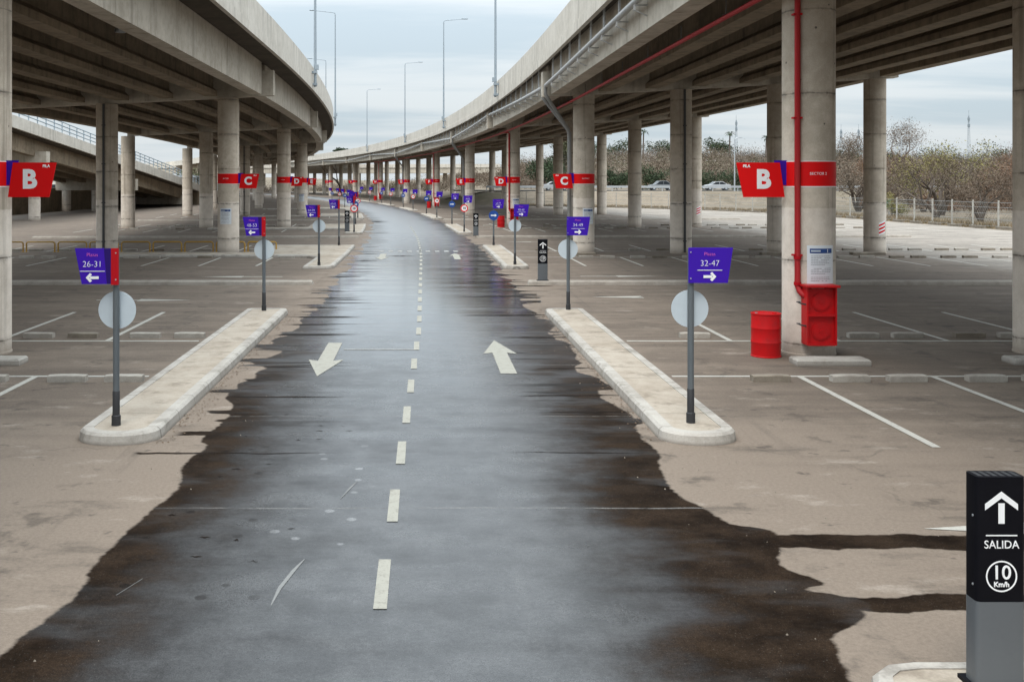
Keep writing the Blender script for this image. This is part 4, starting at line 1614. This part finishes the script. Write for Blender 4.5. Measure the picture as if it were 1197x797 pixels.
# ================================================================== FENCE
def fence():
    root = thing("wire_fence", "wire mesh fence on pale concrete posts along the edge of the bare lot", "fence", (41, 80, 0))
    B = Vector(root.location)
    path = [(46.5, 58), (43.4, 68), (41.6, 76), (41.3, 86), (40.6, 100), (37.5, 113), (33.7, 123), (27.0, 133), (19.0, 141), (12.0, 146)]
    pts = []
    # resample every 2.9 m
    acc = 0.0
    prev = Vector(path[0]); pts.append(prev.copy())
    for p in path[1:]:
        p = Vector(p)
        seg = (p - prev).length
        d = 2.9 - acc
        while d <= seg:
            pts.append(prev + (p - prev) * d / seg); d += 2.9
        acc = (acc + seg) % 2.9
        prev = p
    for i, p in enumerate(pts):
        mb = MB()
        mb.box((0, 0, 0.95), (0.10, 0.10, 1.9))
        mb.box((0, -0.02, 1.96), (0.09, 0.09, 0.12), 0.3)
        mb.obj("post", M['fence_post'], root, False, Vector((p.x, p.y, 0)) - B)
    mb = MB()
    for i in range(len(pts) - 1):
        a = Vector((pts[i].x, pts[i].y, 0)) - B; b = Vector((pts[i + 1].x, pts[i + 1].y, 0)) - B
        for z in (0.12, 0.6, 1.05, 1.5, 1.85):
            mb.tube([a + Vector((0, 0, z)), b + Vector((0, 0, z))], 0.014, 4, False)
        nn = 11
        for k in range(-5, nn + 5):
            for s in (1, -1):
                t0 = k / nn; t1 = (k + 5 * s) / nn
                z0, z1 = 0.12, 1.85
                # clip to the bay
                def cl(t0, z0, t1, z1):
                    if t1 < 0: f = (0 - t0) / (t1 - t0); t1, z1 = 0, z0 + (z1 - z0) * f
                    if t1 > 1: f = (1 - t0) / (t1 - t0); t1, z1 = 1, z0 + (z1 - z0) * f
                    return t1, z1
                if not (0 <= t0 <= 1): continue
                t1, z1 = cl(t0, z0, t1, z1)
                mb.tube([a.lerp(b, t0) + Vector((0, 0, z0)), a.lerp(b, t1) + Vector((0, 0, z1))], 0.006, 3, False)
    mb.obj("mesh", M['wire'], root)
    mb = MB()
    return pts


fpts = fence()
# low kerb of dark blocks under the fence
root = thing("edge_kerb", "broken dark kerb line at the foot of the wire fence", "kerb", (40, 80, 0))
mb = MB()
for i in range(len(fpts) - 1):
    a, b = fpts[i], fpts[i + 1]
    c = a.lerp(b, 0.5)
    t = (b - a)
    an = math.atan2(t.y, t.x)
    mb.box((c.x - 40 - 0.6, c.y - 80, 0.06), (1.7, 0.2, 0.16), an)
mb.obj("kerb_stones", M['stop_dark'], root)

# guard rail on the bank with its dark gap (culvert bridge)
root = thing("guard_rail", "long steel guard rail along the cross road beyond the wire fence", "guard rail", (100, ROADX - 1.8, 2.0))
mb = MB()
mb.prism([(-90, .45), (90, .45), (90, .78), (-90, .78)], -.04, .04)
mb.obj("rail", M['galv'], root)
mb = MB()
for k in range(46):
    mb.box((-90 + 4 * k, .09, .3), (.12, .12, .75))
mb.obj("rail_post", M['galv'], root)
root = thing("culvert_bridge", "low dark culvert bridge carrying the cross road above the grass", "bridge", (84, ROADX - 3.4, 0))
mb = MB()
mb.box((0, 0, 1.75), (34, 1.6, 0.55)); mb.obj("deck", M['kerb_low'], root)
mb = MB()
for k in range(6): mb.box((-15 + 6 * k, .1, 0.74), (.7, 1.2, 1.48))
mb.obj("pier", M['kerb_low'], root)
mb = MB()
mb.box((0, 1.2, 0.74), (34, 0.4, 1.46)); mb.obj("gap_shade", M['post_dark'], root)  # near-black sheet standing in for the shade under the deck


# ================================================================== CARS
def car(x, y, z, face, paint, label, tall=0.0):
    root = thing("parked_car" if False else "car", label, "car", (x, y, z), face, "cars on the cross road")
    prof = [(-2.05, .30), (-1.95, .62), (-1.85, .82), (-1.1, .93), (-.45, 1.38 + tall), (.75, 1.42 + tall), (1.45, 1.0 + tall * .8), (2.0, .92 + tall * .5), (2.1, .55), (2.05, .28)]
    mb = MB(); mb.prism([(a, b) for a, b in prof][::-1] if False else [(a, b) for a, b in prof[::-1]], -.85, .85)
    mb.obj("body", M[paint], root)
    for s in (-1, 1):
        mb = MB(); w = [(-.92, .95), (-.38, 1.30 + tall), (.2, 1.33 + tall), (.2, .95)]
        mb.prism(w[::-1], s * .858 - .004, s * .858 + .004)
        w2 = [(.27, .95), (.27, 1.33 + tall), (.70, 1.33 + tall), (1.25, 1.02 + tall * .7), (1.2, .95)]
        mb.prism(w2[::-1], s * .858 - .004, s * .858 + .004)
        mb.obj("side_window", M['glass'], root)
    mb = MB(); mb.poly([(-1.07, -.75, .955), (-1.07, .75, .955), (-.475, .70, 1.378 + tall), (-.475, -.70, 1.378 + tall)]); mb.obj("windscreen", M['glass'], root)
    for wx in (-1.3, 1.3):
        for s in (-1, 1):
            mb = MB(); mb.tube([(wx, s * .70, .31), (wx, s * .88, .31)], .31, 20); w = mb.obj("wheel", M['tyre'], root, True)
            mb = MB(); mb.tube([(wx, s * .881, .31), (wx, s * .89, .31)], .19, 16); mb.obj("rim", M['galv'], w, True)
    for s in (-1, 1):
        mb = MB(); mb.box((2.07, s * .62, .74), (.08, .3, .14)); mb.obj("tail_light", M['tail'], root)
        mb = MB(); mb.box((-1.93, s * .62, .66), (.08, .32, .13)); mb.obj("headlight", M['disc'], root)


car(47.6, ROADX + 1.6, 2.04, 0, 'car_white', "white saloon car driving on the cross road between the outer columns")
car(38.6, ROADX + 2.0, 2.04, 0.05, 'car_grey', "grey estate car on the cross road in front of dark bushes", 0.12)
car(21.5, ROADX + 1.6, 2.04, math.pi, 'car_white', "pale car beside the round green tree")
car(62, 78.5, -.02 + height(62, 78.5), 0.6, 'car_white', "white car parked in the scrub behind the wire fence", 0.1)


# ================================================================== TREES
def leaf_tri(mb, p, size, rnd, thin=1.0):
    d = Vector((rnd.gauss(0, 1), rnd.gauss(0, 1), rnd.gauss(0, 1))).normalized()
    e = d.orthogonal().normalized()
    e = Matrix.Rotation(rnd.random() * 6.28, 3, d) @ e
    a = p + d * size; b = p + e * size * .5 * thin; c = p - e * size * .5 * thin
    mb.face([mb.vert(*a), mb.vert(*b), mb.vert(*c)])


def grow(mb, tips, p, d, L, r, depth, rnd, spread=0.6, droop=0.0):
    steps = 3
    pts = [p]; rs_ = [r]
    dd = d.copy()
    for i in range(steps):
        dd = (dd + Vector((rnd.gauss(0, .12), rnd.gauss(0, .12), rnd.gauss(0, .08) - droop))).normalized()
        p = p + dd * L / steps
        pts.append(p); rs_.append(r * (1 - .38 * (i + 1) / steps))
    mb.tube(pts, rs_, 6 if depth > 2 else (4 if depth > 0 else 3), False)
    if depth == 0:
        tips.append((p, dd)); tips.append((pts[1], dd)); return
    k = rnd.choice((2, 3, 3))
    for i in range(k):
        ax = dd.orthogonal().normalized()
        ax = Matrix.Rotation(rnd.random() * 6.28, 3, dd) @ ax
        nd = (Matrix.Rotation(spread * rnd.uniform(.6, 1.3), 3, ax) @ dd).normalized()
        st = p if i < 2 else pts[2]
        grow(mb, tips, st, nd, L * rnd.uniform(.62, .85), rs_[-1] * .72, depth - 1, rnd, spread, droop)


def tree_meshes(kind, h, seed, depth=5):
    rnd = random.Random(seed)
    tk = MB(); tips = []
    nst = 1 if kind != 'multi' else 4
    for s in range(nst):
        d = Vector((rnd.gauss(0, .08), rnd.gauss(0, .08), 1)) if nst == 1 else Vector((math.cos(s * 1.6) * .4, math.sin(s * 1.6) * .4, 1))
        grow(tk, tips, Vector((0, 0, -.1)), d.normalized(), h * .30, h * .028, depth, rnd, .62, 0.0 if kind != 'multi' else 0.01)
    return tk, tips, rnd


def crown_from(tips, rnd, per, size, rad, thin=0.5):
    mb = MB()
    for p, d in tips:
        for i in range(per):
            q = p + Vector((rnd.gauss(0, rad), rnd.gauss(0, rad), rnd.gauss(0, rad * .8)))
            leaf_tri(mb, q, size * rnd.uniform(.5, 1.3), rnd, thin)
    return mb


def make_tree(x, y, h, seed, label, cr='twig', per=10, size=.22, rad=.45, thin=.25, kind='single', depth=4, name="bare_tree", extra=None):
    tk, tips, rnd = tree_meshes(kind, h, seed, depth)
    zmax = max(p.z for p, d in tips)
    f = h / max(zmax, .1)
    root = thing(name, label, "tree", (x, y, height(x, y) - .06))
    tk.v = [(a * f, b * f, c * f) for a, b, c in tk.v]
    tips = [(p * f, d) for p, d in tips]
    tk.obj("trunk", M['bark'], root)
    crown_from(tips, rnd, per, size, rad, thin).obj("crown", M[cr], root)
    return root


def round_tree(x, y, h, r, seed, label, cr, n=1800, size=.35, name="evergreen_tree", flat=.8, zc=None):
    rnd = random.Random(seed)
    root = thing(name, label, "tree", (x, y, height(x, y) - .06))
    tk = MB(); tips = []
    grow(tk, tips, Vector((0, 0, -.1)), Vector((0, 0, 1)), h * .35, h * .03, 3, rnd, .6)
    tk.obj("trunk", M['bark'], root)
    zc = zc or h - r * flat
    mb = MB()
    blobs = [(Vector((rnd.gauss(0, r * .42), rnd.gauss(0, r * .42), zc + rnd.gauss(0, r * .34 * flat))), r * rnd.uniform(.32, .58)) for _ in range(13)]
    size *= 0.62
    for i in range(int(n * 2.4)):
        c, br = blobs[rnd.randrange(len(blobs))]
        d = Vector((rnd.gauss(0, 1), rnd.gauss(0, 1), rnd.gauss(0, 1))).normalized() * br * (rnd.random() ** .4)
        d.z *= flat
        leaf_tri(mb, c + d, size * rnd.uniform(.6, 1.3), rnd, 1.0)
    mb.obj("crown", M[cr], root)


make_tree(49.5, 99, 6.6, 21, "spreading bare tree with many dark stems just behind the fence", 'twig', 16, .24, .42, .22, 'multi', 4)
make_tree(53.5, 106, 7.9, 22, "tall bush tree with yellow-green upper leaves behind the dark stemmed tree", 'leaf_y', 9, .20, .5, .5, 'multi', 4, "leafy_tree")
make_tree(59.5, 100, 6.6, 23, "pinkish bare tree next to the parked white car behind the fence", 'twig_red', 20, .24, .45, .25, 'multi', 4)
make_tree(64.5, 110, 7.0, 24, "russet bare tree at the end of the fence", 'twig_red', 20, .24, .5, .25, 'multi', 4)
make_tree(55.5, 130, 6.5, 25, "red-brown bare tree standing right of the hydrant column", 'twig_red', 18, .28, .6, .25, 'multi', 4)
make_tree(47.8, 88, 4.6, 71, "thin bare shrub tree pressed against the fence beside the dark stemmed tree", 'twig', 14, .22, .4, .22, 'multi', 4)
make_tree(54, 92, 5.0, 72, "low rust-brown shrub tree behind the last fence posts", 'twig_red', 18, .22, .45, .25, 'multi', 4)
make_tree(57.5, 118, 6.4, 73, "grey bare tree between the yellow-green tree and the russet one", 'twig_grey', 18, .26, .5, .25, 'multi', 4)
make_tree(50, 118, 5.6, 74, "pale grey bare tree behind the small green board", 'twig_grey', 16, .26, .5, .25, 'multi', 4)
make_tree(63.5, 140, 7.2, 26, "dense brown bare tree beyond the culvert bridge", 'twig', 20, .28, .6, .25, 'multi', 4)
make_tree(71, 150, 7.5, 27, "brown bare tree beside the dense brown tree by the culvert", 'twig_red', 20, .28, .6, .25, 'multi', 4)
make_tree(86, 186, 12.5, 28, "tall rounded purple-brown bare tree topping the others against the sky", 'twig', 42, .32, .9, .3, 'single', 4)
make_tree(75, 184, 9.5, 29, "lower purple-brown bare tree under the tallest bare one", 'twig', 36, .32, .9, .3, 'single', 4)
round_tree(20.5, 176, 8.6, 4.3, 31, "round dark green bushy tree near the pale car", 'leaf_g', 2600, .38, flat=.85, zc=3.6)
round_tree(44.8, 98, 2.4, 1.3, 33, "bright yellow-green shrub against the fence posts", 'leaf_y', 900, .18, "shrub", .9, 1.1)
round_tree(29, 205, 13, 5.5, 34, "large olive tree crown behind the round green tree", 'leaf_olive', 2600, .5)
for i, (x, y, hh, rr) in enumerate(((34, 180, 3.2, 3.2), (40.5, 182, 3.6, 4.0), (50, 182, 4.2, 4.4), (57, 183, 3.4, 4.0))):
    round_tree(x, y, hh, rr, 40 + i, f"dark evergreen bush, {ORD[i]} of the row behind the cross road", 'leaf_g', 1600, .34, "evergreen_bush", .6, 1.7)
for i, (x, y, hh, rr, cr) in enumerate(((46, 300, 7, 5, 'leaf_g'), (57, 305, 6, 5, 'leaf_g'), (72, 308, 7.5, 6, 'leaf_g'), (86, 300, 7, 5, 'leaf_g'), (118, 290, 6.5, 7, 'leaf_g'), (131, 292, 6.5, 7, 'leaf_g'), (150, 300, 7, 8, 'leaf_g'), (168, 300, 7, 8, 'leaf_g'),
                                        (182, 290, 7, 8, 'leaf_olive'))):
    round_tree(x, y, hh, rr, 60 + i, f"dark green tree on the hill crest, {ORD[i]} from the road side", cr, 900, .6, "evergreen_tree", .65)
round_tree(-21, 262, 11.2, 2.6, 81, "flat topped tree showing above the far end of the bridge", 'leaf_g', 500, .4, "evergreen_tree", .3, 11.6)


def palm(x, y, h, seed, label):
    rnd = random.Random(seed)
    root = thing("palm_tree", label, "palm tree", (x, y, height(x, y) - .06), 0, "palms on the hill crest")
    mb = MB(); mb.tube([(0, 0, 0), (.1, 0, h * .5), (.2, 0, h)], [.25, .2, .18], 8); mb.obj("trunk", M['bark'], root, True)
    mb = MB()
    for k in range(22):
        a = k * 2.4; e = rnd.uniform(-.3, 1.0)
        d = Vector((math.cos(a) * math.cos(e), math.sin(a) * math.cos(e), math.sin(e)))
        p0 = Vector((.2, 0, h)); p1 = p0 + d * 1.1; p2 = p1 + (d + Vector((0, 0, -.9))).normalized() * 1.0
        s = Vector((-math.sin(a), math.cos(a), 0)) * .18
        mb.poly([tuple(p0), tuple(p1 - s), tuple(p1 + s)]); mb.poly([tuple(p1 - s), tuple(p2), tuple(p1 + s)])
    mb.obj("crown", M['leaf_g'], root)


for i, (x, y, hh) in enumerate(((84, 282, 7.5), (95, 285, 6.8), (105, 287, 7.4), (62, 290, 8))):
    palm(x, y, hh, i, f"tall thin palm on the hill crest, {ORD[i]} of its group")

# wooded slope as one mass of winter scrub
rnd = random.Random(5)
wood = MB()
cnt = 0
for i in range(2300):
    if i < 1500:
        y = 182 + 125 * rnd.random() ** .8
        x = y * (0.08 + 0.64 * rnd.random())
    elif i < 1900:
        y = 112 + 60 * rnd.random()
        x = y * (0.48 + 0.22 * rnd.random())
        if abs(y - ROADX - 3) < 8: continue
    else:
        if i % 2:
            y = 300 + 90 * rnd.random(); x = -130 + 190 * rnd.random()
        else:
            q = P(27 + 22 * rnd.random(), 165 + 190 * rnd.random()); x, y = q.x, q.y
    h0 = height(x, y)
    s = rnd.uniform(1.8, 3.3) if y > 175 and i < 1900 else rnd.uniform(1.4, 2.6) if i >= 1900 else rnd.uniform(.9, 1.9)
    wood.cur = rnd.choice((0, 0, 0, 0, 1, 1, 1, 2)) if y < 300 else 0
    if mnoise.noise(Vector((x * .03, y * .03, 3))) > .25: wood.cur = 1
    if y < 175: wood.cur = rnd.choice((0, 1, 3, 3))
    for k in range(190):
        d = Vector((rnd.gauss(0, .45), rnd.gauss(0, .45), abs(rnd.gauss(0, .55)))) * s
        leaf_tri(wood, Vector((x, y, h0 + .2 * s)) + d, (.42 if y > 175 else .28) * rnd.uniform(.5, 1.3), rnd, .32)
tag(wood.obj("scrub_wood", [M['twig_grey'], M['twig'], M['leaf_olive'], M['twig_red'], M['leaf_g']]), "grey-brown leafless scrub covering the hillside", "scrub", kind='stuff')

# dry grass along the fence foot
rnd = random.Random(8)
gr = MB()
for i in range(16000):
    k = rnd.randrange(len(fpts) - 1)
    p = fpts[k].lerp(fpts[k + 1], rnd.random())
    off = abs(rnd.gauss(0, 2.2)) - .1
    x = p.x + off * .8 + rnd.gauss(0, .2); y = p.y + off * .6
    hh = rnd.uniform(.12, .5)
    a = rnd.random() * 6.28
    z = height(x, y) - .06
    gr.face([gr.vert(x - .04 * math.cos(a), y - .04 * math.sin(a), z), gr.vert(x + .04 * math.cos(a), y + .04 * math.sin(a), z), gr.vert(x + rnd.gauss(0, .12), y + rnd.gauss(0, .12), z + hh)])
M['straw'] = mat_leaf("dry_grass", (0.24, 0.18, 0.11), (0.17, 0.125, 0.075), (0.13, 0.11, 0.06))
tag(gr.obj("dry_grass", M['straw']), kind='stuff')


# masts, towers on the skyline
def mast(x, y, h, label, name="radio_mast", w=.5):
    root = thing(name, label, "mast", (x, y, height(x, y) - .06))
    mb = MB()
    for sx in (-1, 1):
        for sy in (-1, 1):
            mb.tube([(sx * w, sy * w, 0), (sx * w * .2, sy * w * .2, h)], .04, 4)
    k = int(h / 1.2)
    for i in range(k):
        z = h * i / k; s = w * (1 - .8 * i / k)
        z2 = h * (i + 1) / k; s2 = w * (1 - .8 * (i + 1) / k)
        mb.tube([(-s, -s, z), (s2, -s2, z2)], .02, 3); mb.tube([(s, s, z), (-s2, s2, z2)], .02, 3)
        mb.tube([(-s, s, z), (-s2, -s2, z2)], .02, 3)
    mb.obj("lattice", M['galv_pole'], root)
    mb = MB()
    for z in (h * .8, h * .93):
        for a in range(3):
            mb.box((.25 * math.cos(a * 2.1), .25 * math.sin(a * 2.1), z), (.22, .22, .9))
    mb.tube([(0, 0, h * .75), (0, 0, h + 1.6)], .05, 5)
    mb.obj("antenna", M['galv_pole'], root)


mast(97.5, 320, 14, "tall lattice mast on the hill crest behind the outermost column")
mast(170, 320, 15.5, "tall lattice mast above the trees at the end of the fence")
for i, x in enumerate((131, 136.5, 142)):
    mast(x, 322, 12, f"short lattice mast, {ORD[i]} of three close together on the crest", "radio_mast", .7)


def thin_lamp(x, y, h, label, arm=1.6):
    root = thing("lamp_mast", label, "lamp mast", (x, y, height(x, y) - .06), 0, "pale lamp masts beyond the fence")
    mb = MB(); mb.tube([(0, 0, 0), (0, 0, h)], [.12, .07], 8); mb.obj("pole", M['galv'], root, True)
    mb = MB(); mb.tube([(0, 0, h - .1), (arm * .5, 0, h + .12), (arm, 0, h + .15)], .05, 6); mb.obj("arm", M['galv'], root, True)
    mb = MB(); mb.box((arm + .3, 0, h + .14), (.6, .25, .12)); mb.obj("luminaire", M['galv'], root)


thin_lamp(75, 161, 8.6, "pale lamp mast between the hydrant column and the bare trees", 0.6)
thin_lamp(48.8, 161, 8.2, "pale lamp mast above the white saloon car", 0.6)
thin_lamp(27.5, 158, 8.0, "pale lamp mast between the plain columns near the grey estate car", 0.6)
thin_lamp(64.5, 149, 6.2, "short pale lamp mast among russet trees", 0.5)
thin_lamp(20.4, 160, 7.2, "pale lamp mast in front of the round green tree", -0.9)

# small green board on the fence, seen among the shrubs
root = thing("notice_board", "small green board standing on legs behind the fence beside the yellow shrub", "board", (46.8, 104, -.06))
mb = MB(); mb.box((0, 0, 1.25), (1.1, .05, .75)); mb.obj("panel", mat_plain("green_board", (0.03, 0.16, 0.09), .5), root)
for s in (-1, 1):
    mb = MB(); mb.box((s * .4, .06, .8), (.07, .06, 1.6)); mb.obj("leg", M['galv'], root)

# ================================================================== FAR LEFT: shed, pole, bank
root = thing("warehouse", "long pale low building with a row of windows beyond the ramp", "building", (-72, 205, height(-72, 205) - .06), R_(8))
mb = MB(); mb.box((0, 0, 2.2), (52, 12, 4.4)); mb.obj("wall", M['wall_white'], root)
mb = MB()
mb.prism([(-26.5, 4.4), (26.5, 4.4), (26.5, 4.7), (-26.5, 4.7)], -6.6, 6.6); mb.obj("roof", M['galv'], root)
for k in range(11):
    mb = MB(); mb.box((-23 + 4.6 * k, -6.03, 2.4), (2.4, .08, 1.3)); f = mb.obj("window", M['wall_white'], root)
    mb = MB(); mb.box((-23 + 4.6 * k, -6.08, 2.4), (2.1, .04, 1.05)); mb.obj("pane", M['glass'], f)
root = thing("utility_pole", "thin wooden utility pole in the dry field beyond the ramp", "pole", (-44.5, 132, -.06))
mb = MB(); mb.tube([(0, 0, 0), (0, 0, 7.5)], [.14, .10], 8); mb.obj("pole", M['fence_post'], root, True)
mb = MB(); mb.box((0, 0, 7.0), (1.8, .1, .12)); mb.obj("crossarm", M['bark'], root)
for i, (x, y, hh, rr) in enumerate(((-58, 176, 5, 3), (-76, 178, 6, 4), (-48, 215, 7, 4), (-90, 190, 7, 5))):
    round_tree(x, y, hh, rr, 90 + i, f"grey-green tree by the pale low building, {ORD[i]} from the ramp", 'leaf_olive', 700, .5, "field_tree")

# bulkhead lamps under the decks (unlit)
for i, (u, v) in enumerate(((9.3, 12.8), (9.6, 30.0), (-9.0, 30.5), (20.0, 36.0))):
    z = (zbR(u) if u > 0 else zbL(u)) + 1.5
    sd = "wooded hill" if u > 0 else "descending ramp"
    root = thing("bulkhead_light", f"small unlit bulkhead lamp under the deck by the {sd}, {('first', 'second', 'only', 'outermost')[i]} one", "lamp", P(u, v, z), 0, "bulkhead lamps under the decks")
    mb = MB(); mb.tube([(0, 0, 0), (0, 0, -.9)], .015, 6); mb.obj("drop_rod", M['bracket'], root)
    mb = MB(); mb.lathe([(.16, -1.08), (.18, -1.0), (.12, -.9)], (0, 0, 0), 16); mb.obj("housing", M['galv'], root, True)


# ---------------------------------------------------------------- grit, leaves and seams on the asphalt
rnd = random.Random(17)
gt = MB()
for i in range(500):
    u = rnd.choice((-1, 1)) * rnd.uniform(2.2, 9.0); v = rnd.uniform(6, 30)
    p = P(u, v, .003); r = rnd.uniform(.004, .011)
    a = rnd.random() * 6
    k = 5
    top = gt.vert(p.x, p.y, p.z + r)
    ring = [gt.vert(p.x + r * math.cos(a + 6.283 * j / k) * rnd.uniform(.7, 1.3), p.y + r * math.sin(a + 6.283 * j / k), 0.0) for j in range(k)]
    for j in range(k):
        gt.face([ring[j], ring[(j + 1) % k], top])
tag(gt.obj("gravel", M['stop_dark']), kind='stuff')
sm = MB(); sm.uv = []


def seam(pts, w):
    for i in range(len(pts) - 1):
        (u0, v0), (u1, v1) = pts[i], pts[i + 1]
        t = Vector((u1 - u0, v1 - v0)).normalized(); nn = Vector((-t.y, t.x)) * w / 2
        w0 = 0.25 if i == 0 else 1; w1 = 0.25 if i == len(pts) - 2 else 1
        q = [P(u0 - nn.x * w0, v0 - nn.y * w0, .004), P(u1 - nn.x * w1, v1 - nn.y * w1, .004), P(u1 + nn.x * w1, v1 + nn.y * w1, .004), P(u0 + nn.x * w0, v0 + nn.y * w0, .004)]
        sm.face([sm.vert(*p) for p in q]); sm.uv += [(p.x, p.y) for p in q]


seam([(-1.21, 8.15), (-1.19, 8.5), (-1.12, 8.9), (-1.06, 9.15)], .035)
seam([(-0.88, 10.9), (-0.80, 11.3), (-0.74, 11.55)], .022)
seam([(-2.5, 8.35), (-2.38, 8.7)], .02)
M['seam'] = mat_plain("crack_filler", (0.17, 0.17, 0.165), .8)
tag(sm.obj("crack_sealant_marking", M['seam']), kind='structure')


# dark wet runnels lying across the lane edges, following the saw cuts
M['runnel'] = None
m, g = newmat("wet_runnel")
ps = g.n('ShaderNodeNewGeometry').outputs['Position']
nn_ = g.noise(ps, 3.0, 4, 0.6)
g.finish(g.mix(nn_, (0.006, 0.004, 0.003), (0.018, 0.011, 0.007)), g.add(0.35, g.mul(nn_, 0.2)), None, 0, 0.03)
rnd = random.Random(29)
rm = MB()


def runnel(u0, u1, vc, w):
    n = max(8, int(abs(u1 - u0) / 0.06))
    top, bot = [], []
    sd = rnd.random() * 100
    for i in range(n + 1):
        t = i / n
        env = max(0.03, 1 - abs(2 * t - 1)) ** 0.8 * (0.55 + 0.6 * abs(mnoise.noise(Vector((t * 4.5, sd, 0)))) * 2)
        c = vc + 0.05 * mnoise.noise(Vector((t * 3, sd, 5)))
        u = u0 + (u1 - u0) * t
        k = abs(mnoise.noise(Vector((t * 14, sd, 9)))) * .3 + .7
        bot.append(rm.vert(*P(u, c - w * env * .5 * k, .0042))); top.append(rm.vert(*P(u, c + w * env * .5, .0042)))
    for i in range(n):
        q = [bot[i], bot[i + 1], top[i + 1], top[i]]
        rm.face(q if u1 > u0 else q[::-1])


for (a, b, vc, w) in ((-3.05, -1.25, 16.05, .12), (1.5, 3.25, 16.15, .14), (1.7, 3.12, 15.0, .10), (1.0, 2.9, 12.75, .05), (-2.9, -1.0, 12.73, .045), (2.0, 3.1, 18.5, .16), (-2.9, -2.0, 18.7, .12),
                      (-3.3, -2.0, 22.6, .22), (-3.6, -1.8, 25.6, .22), (-3.3, -2.2, 24.2, .2), (.9, 3.4, 25.9, .34), (1.6, 3.4, 22.2, .26), (1.0, 3.6, 30.2, .45), (1.8, 4.0, 31.6, .4), (2.2, 4.2, 33.2, .5), (-3.7, -1.8, 29.7, .35),
                      (-3.5, -2.4, 31.6, .4), (-3.3, -2.3, 27.5, .35), (-1.7, -.3, 46.6, .5), (1.9, 3.0, 47.0, .5), (1.4, 3.3, 38.5, .4), (-3.5, -2.2, 36.5, .4)):
    runnel(a, b, vc, w)
for k in range(26):
    vc = rnd.uniform(34, 95); sgn = rnd.choice((-1, 1))
    a = rnd.uniform(1.2, 2.3); b = rnd.uniform(2.9, 3.7)
    runnel(sgn * a, sgn * b, vc, rnd.uniform(.25, .8))
for k in range(22):      # small drip marks beside the near wheel track
    u = rnd.uniform(-2.6, -1.0); vc = rnd.uniform(8.5, 15.5)
    runnel(u, u + rnd.uniform(.06, .13), vc, rnd.uniform(.02, .05))
tag(rm.obj("wet_runnel_marking", m), kind='structure')

# fixings on the signs and grit swept against the kerbs
lf = MB()
for i in range(900):
    side = rnd.choice((-1, 1))
    v = rnd.uniform(13.2, 27)
    u = side * (3.1 - abs(rnd.gauss(0, .12))) if side > 0 else -(3.44 - abs(rnd.gauss(0, .16)))
    p = P(u, v, .005); a = rnd.random() * 6.28; r = rnd.uniform(.008, .028)
    q = [(p.x + r * math.cos(a + k), p.y + r * math.sin(a + k), p.z + rnd.uniform(0, .012)) for k in (0, 1.9, 3.4)]
    lf.poly(q)
tag(lf.obj("leaf_litter", mat_plain("litter", (0.12, 0.075, 0.045), .9, 0, .6, 30)), kind='stuff')
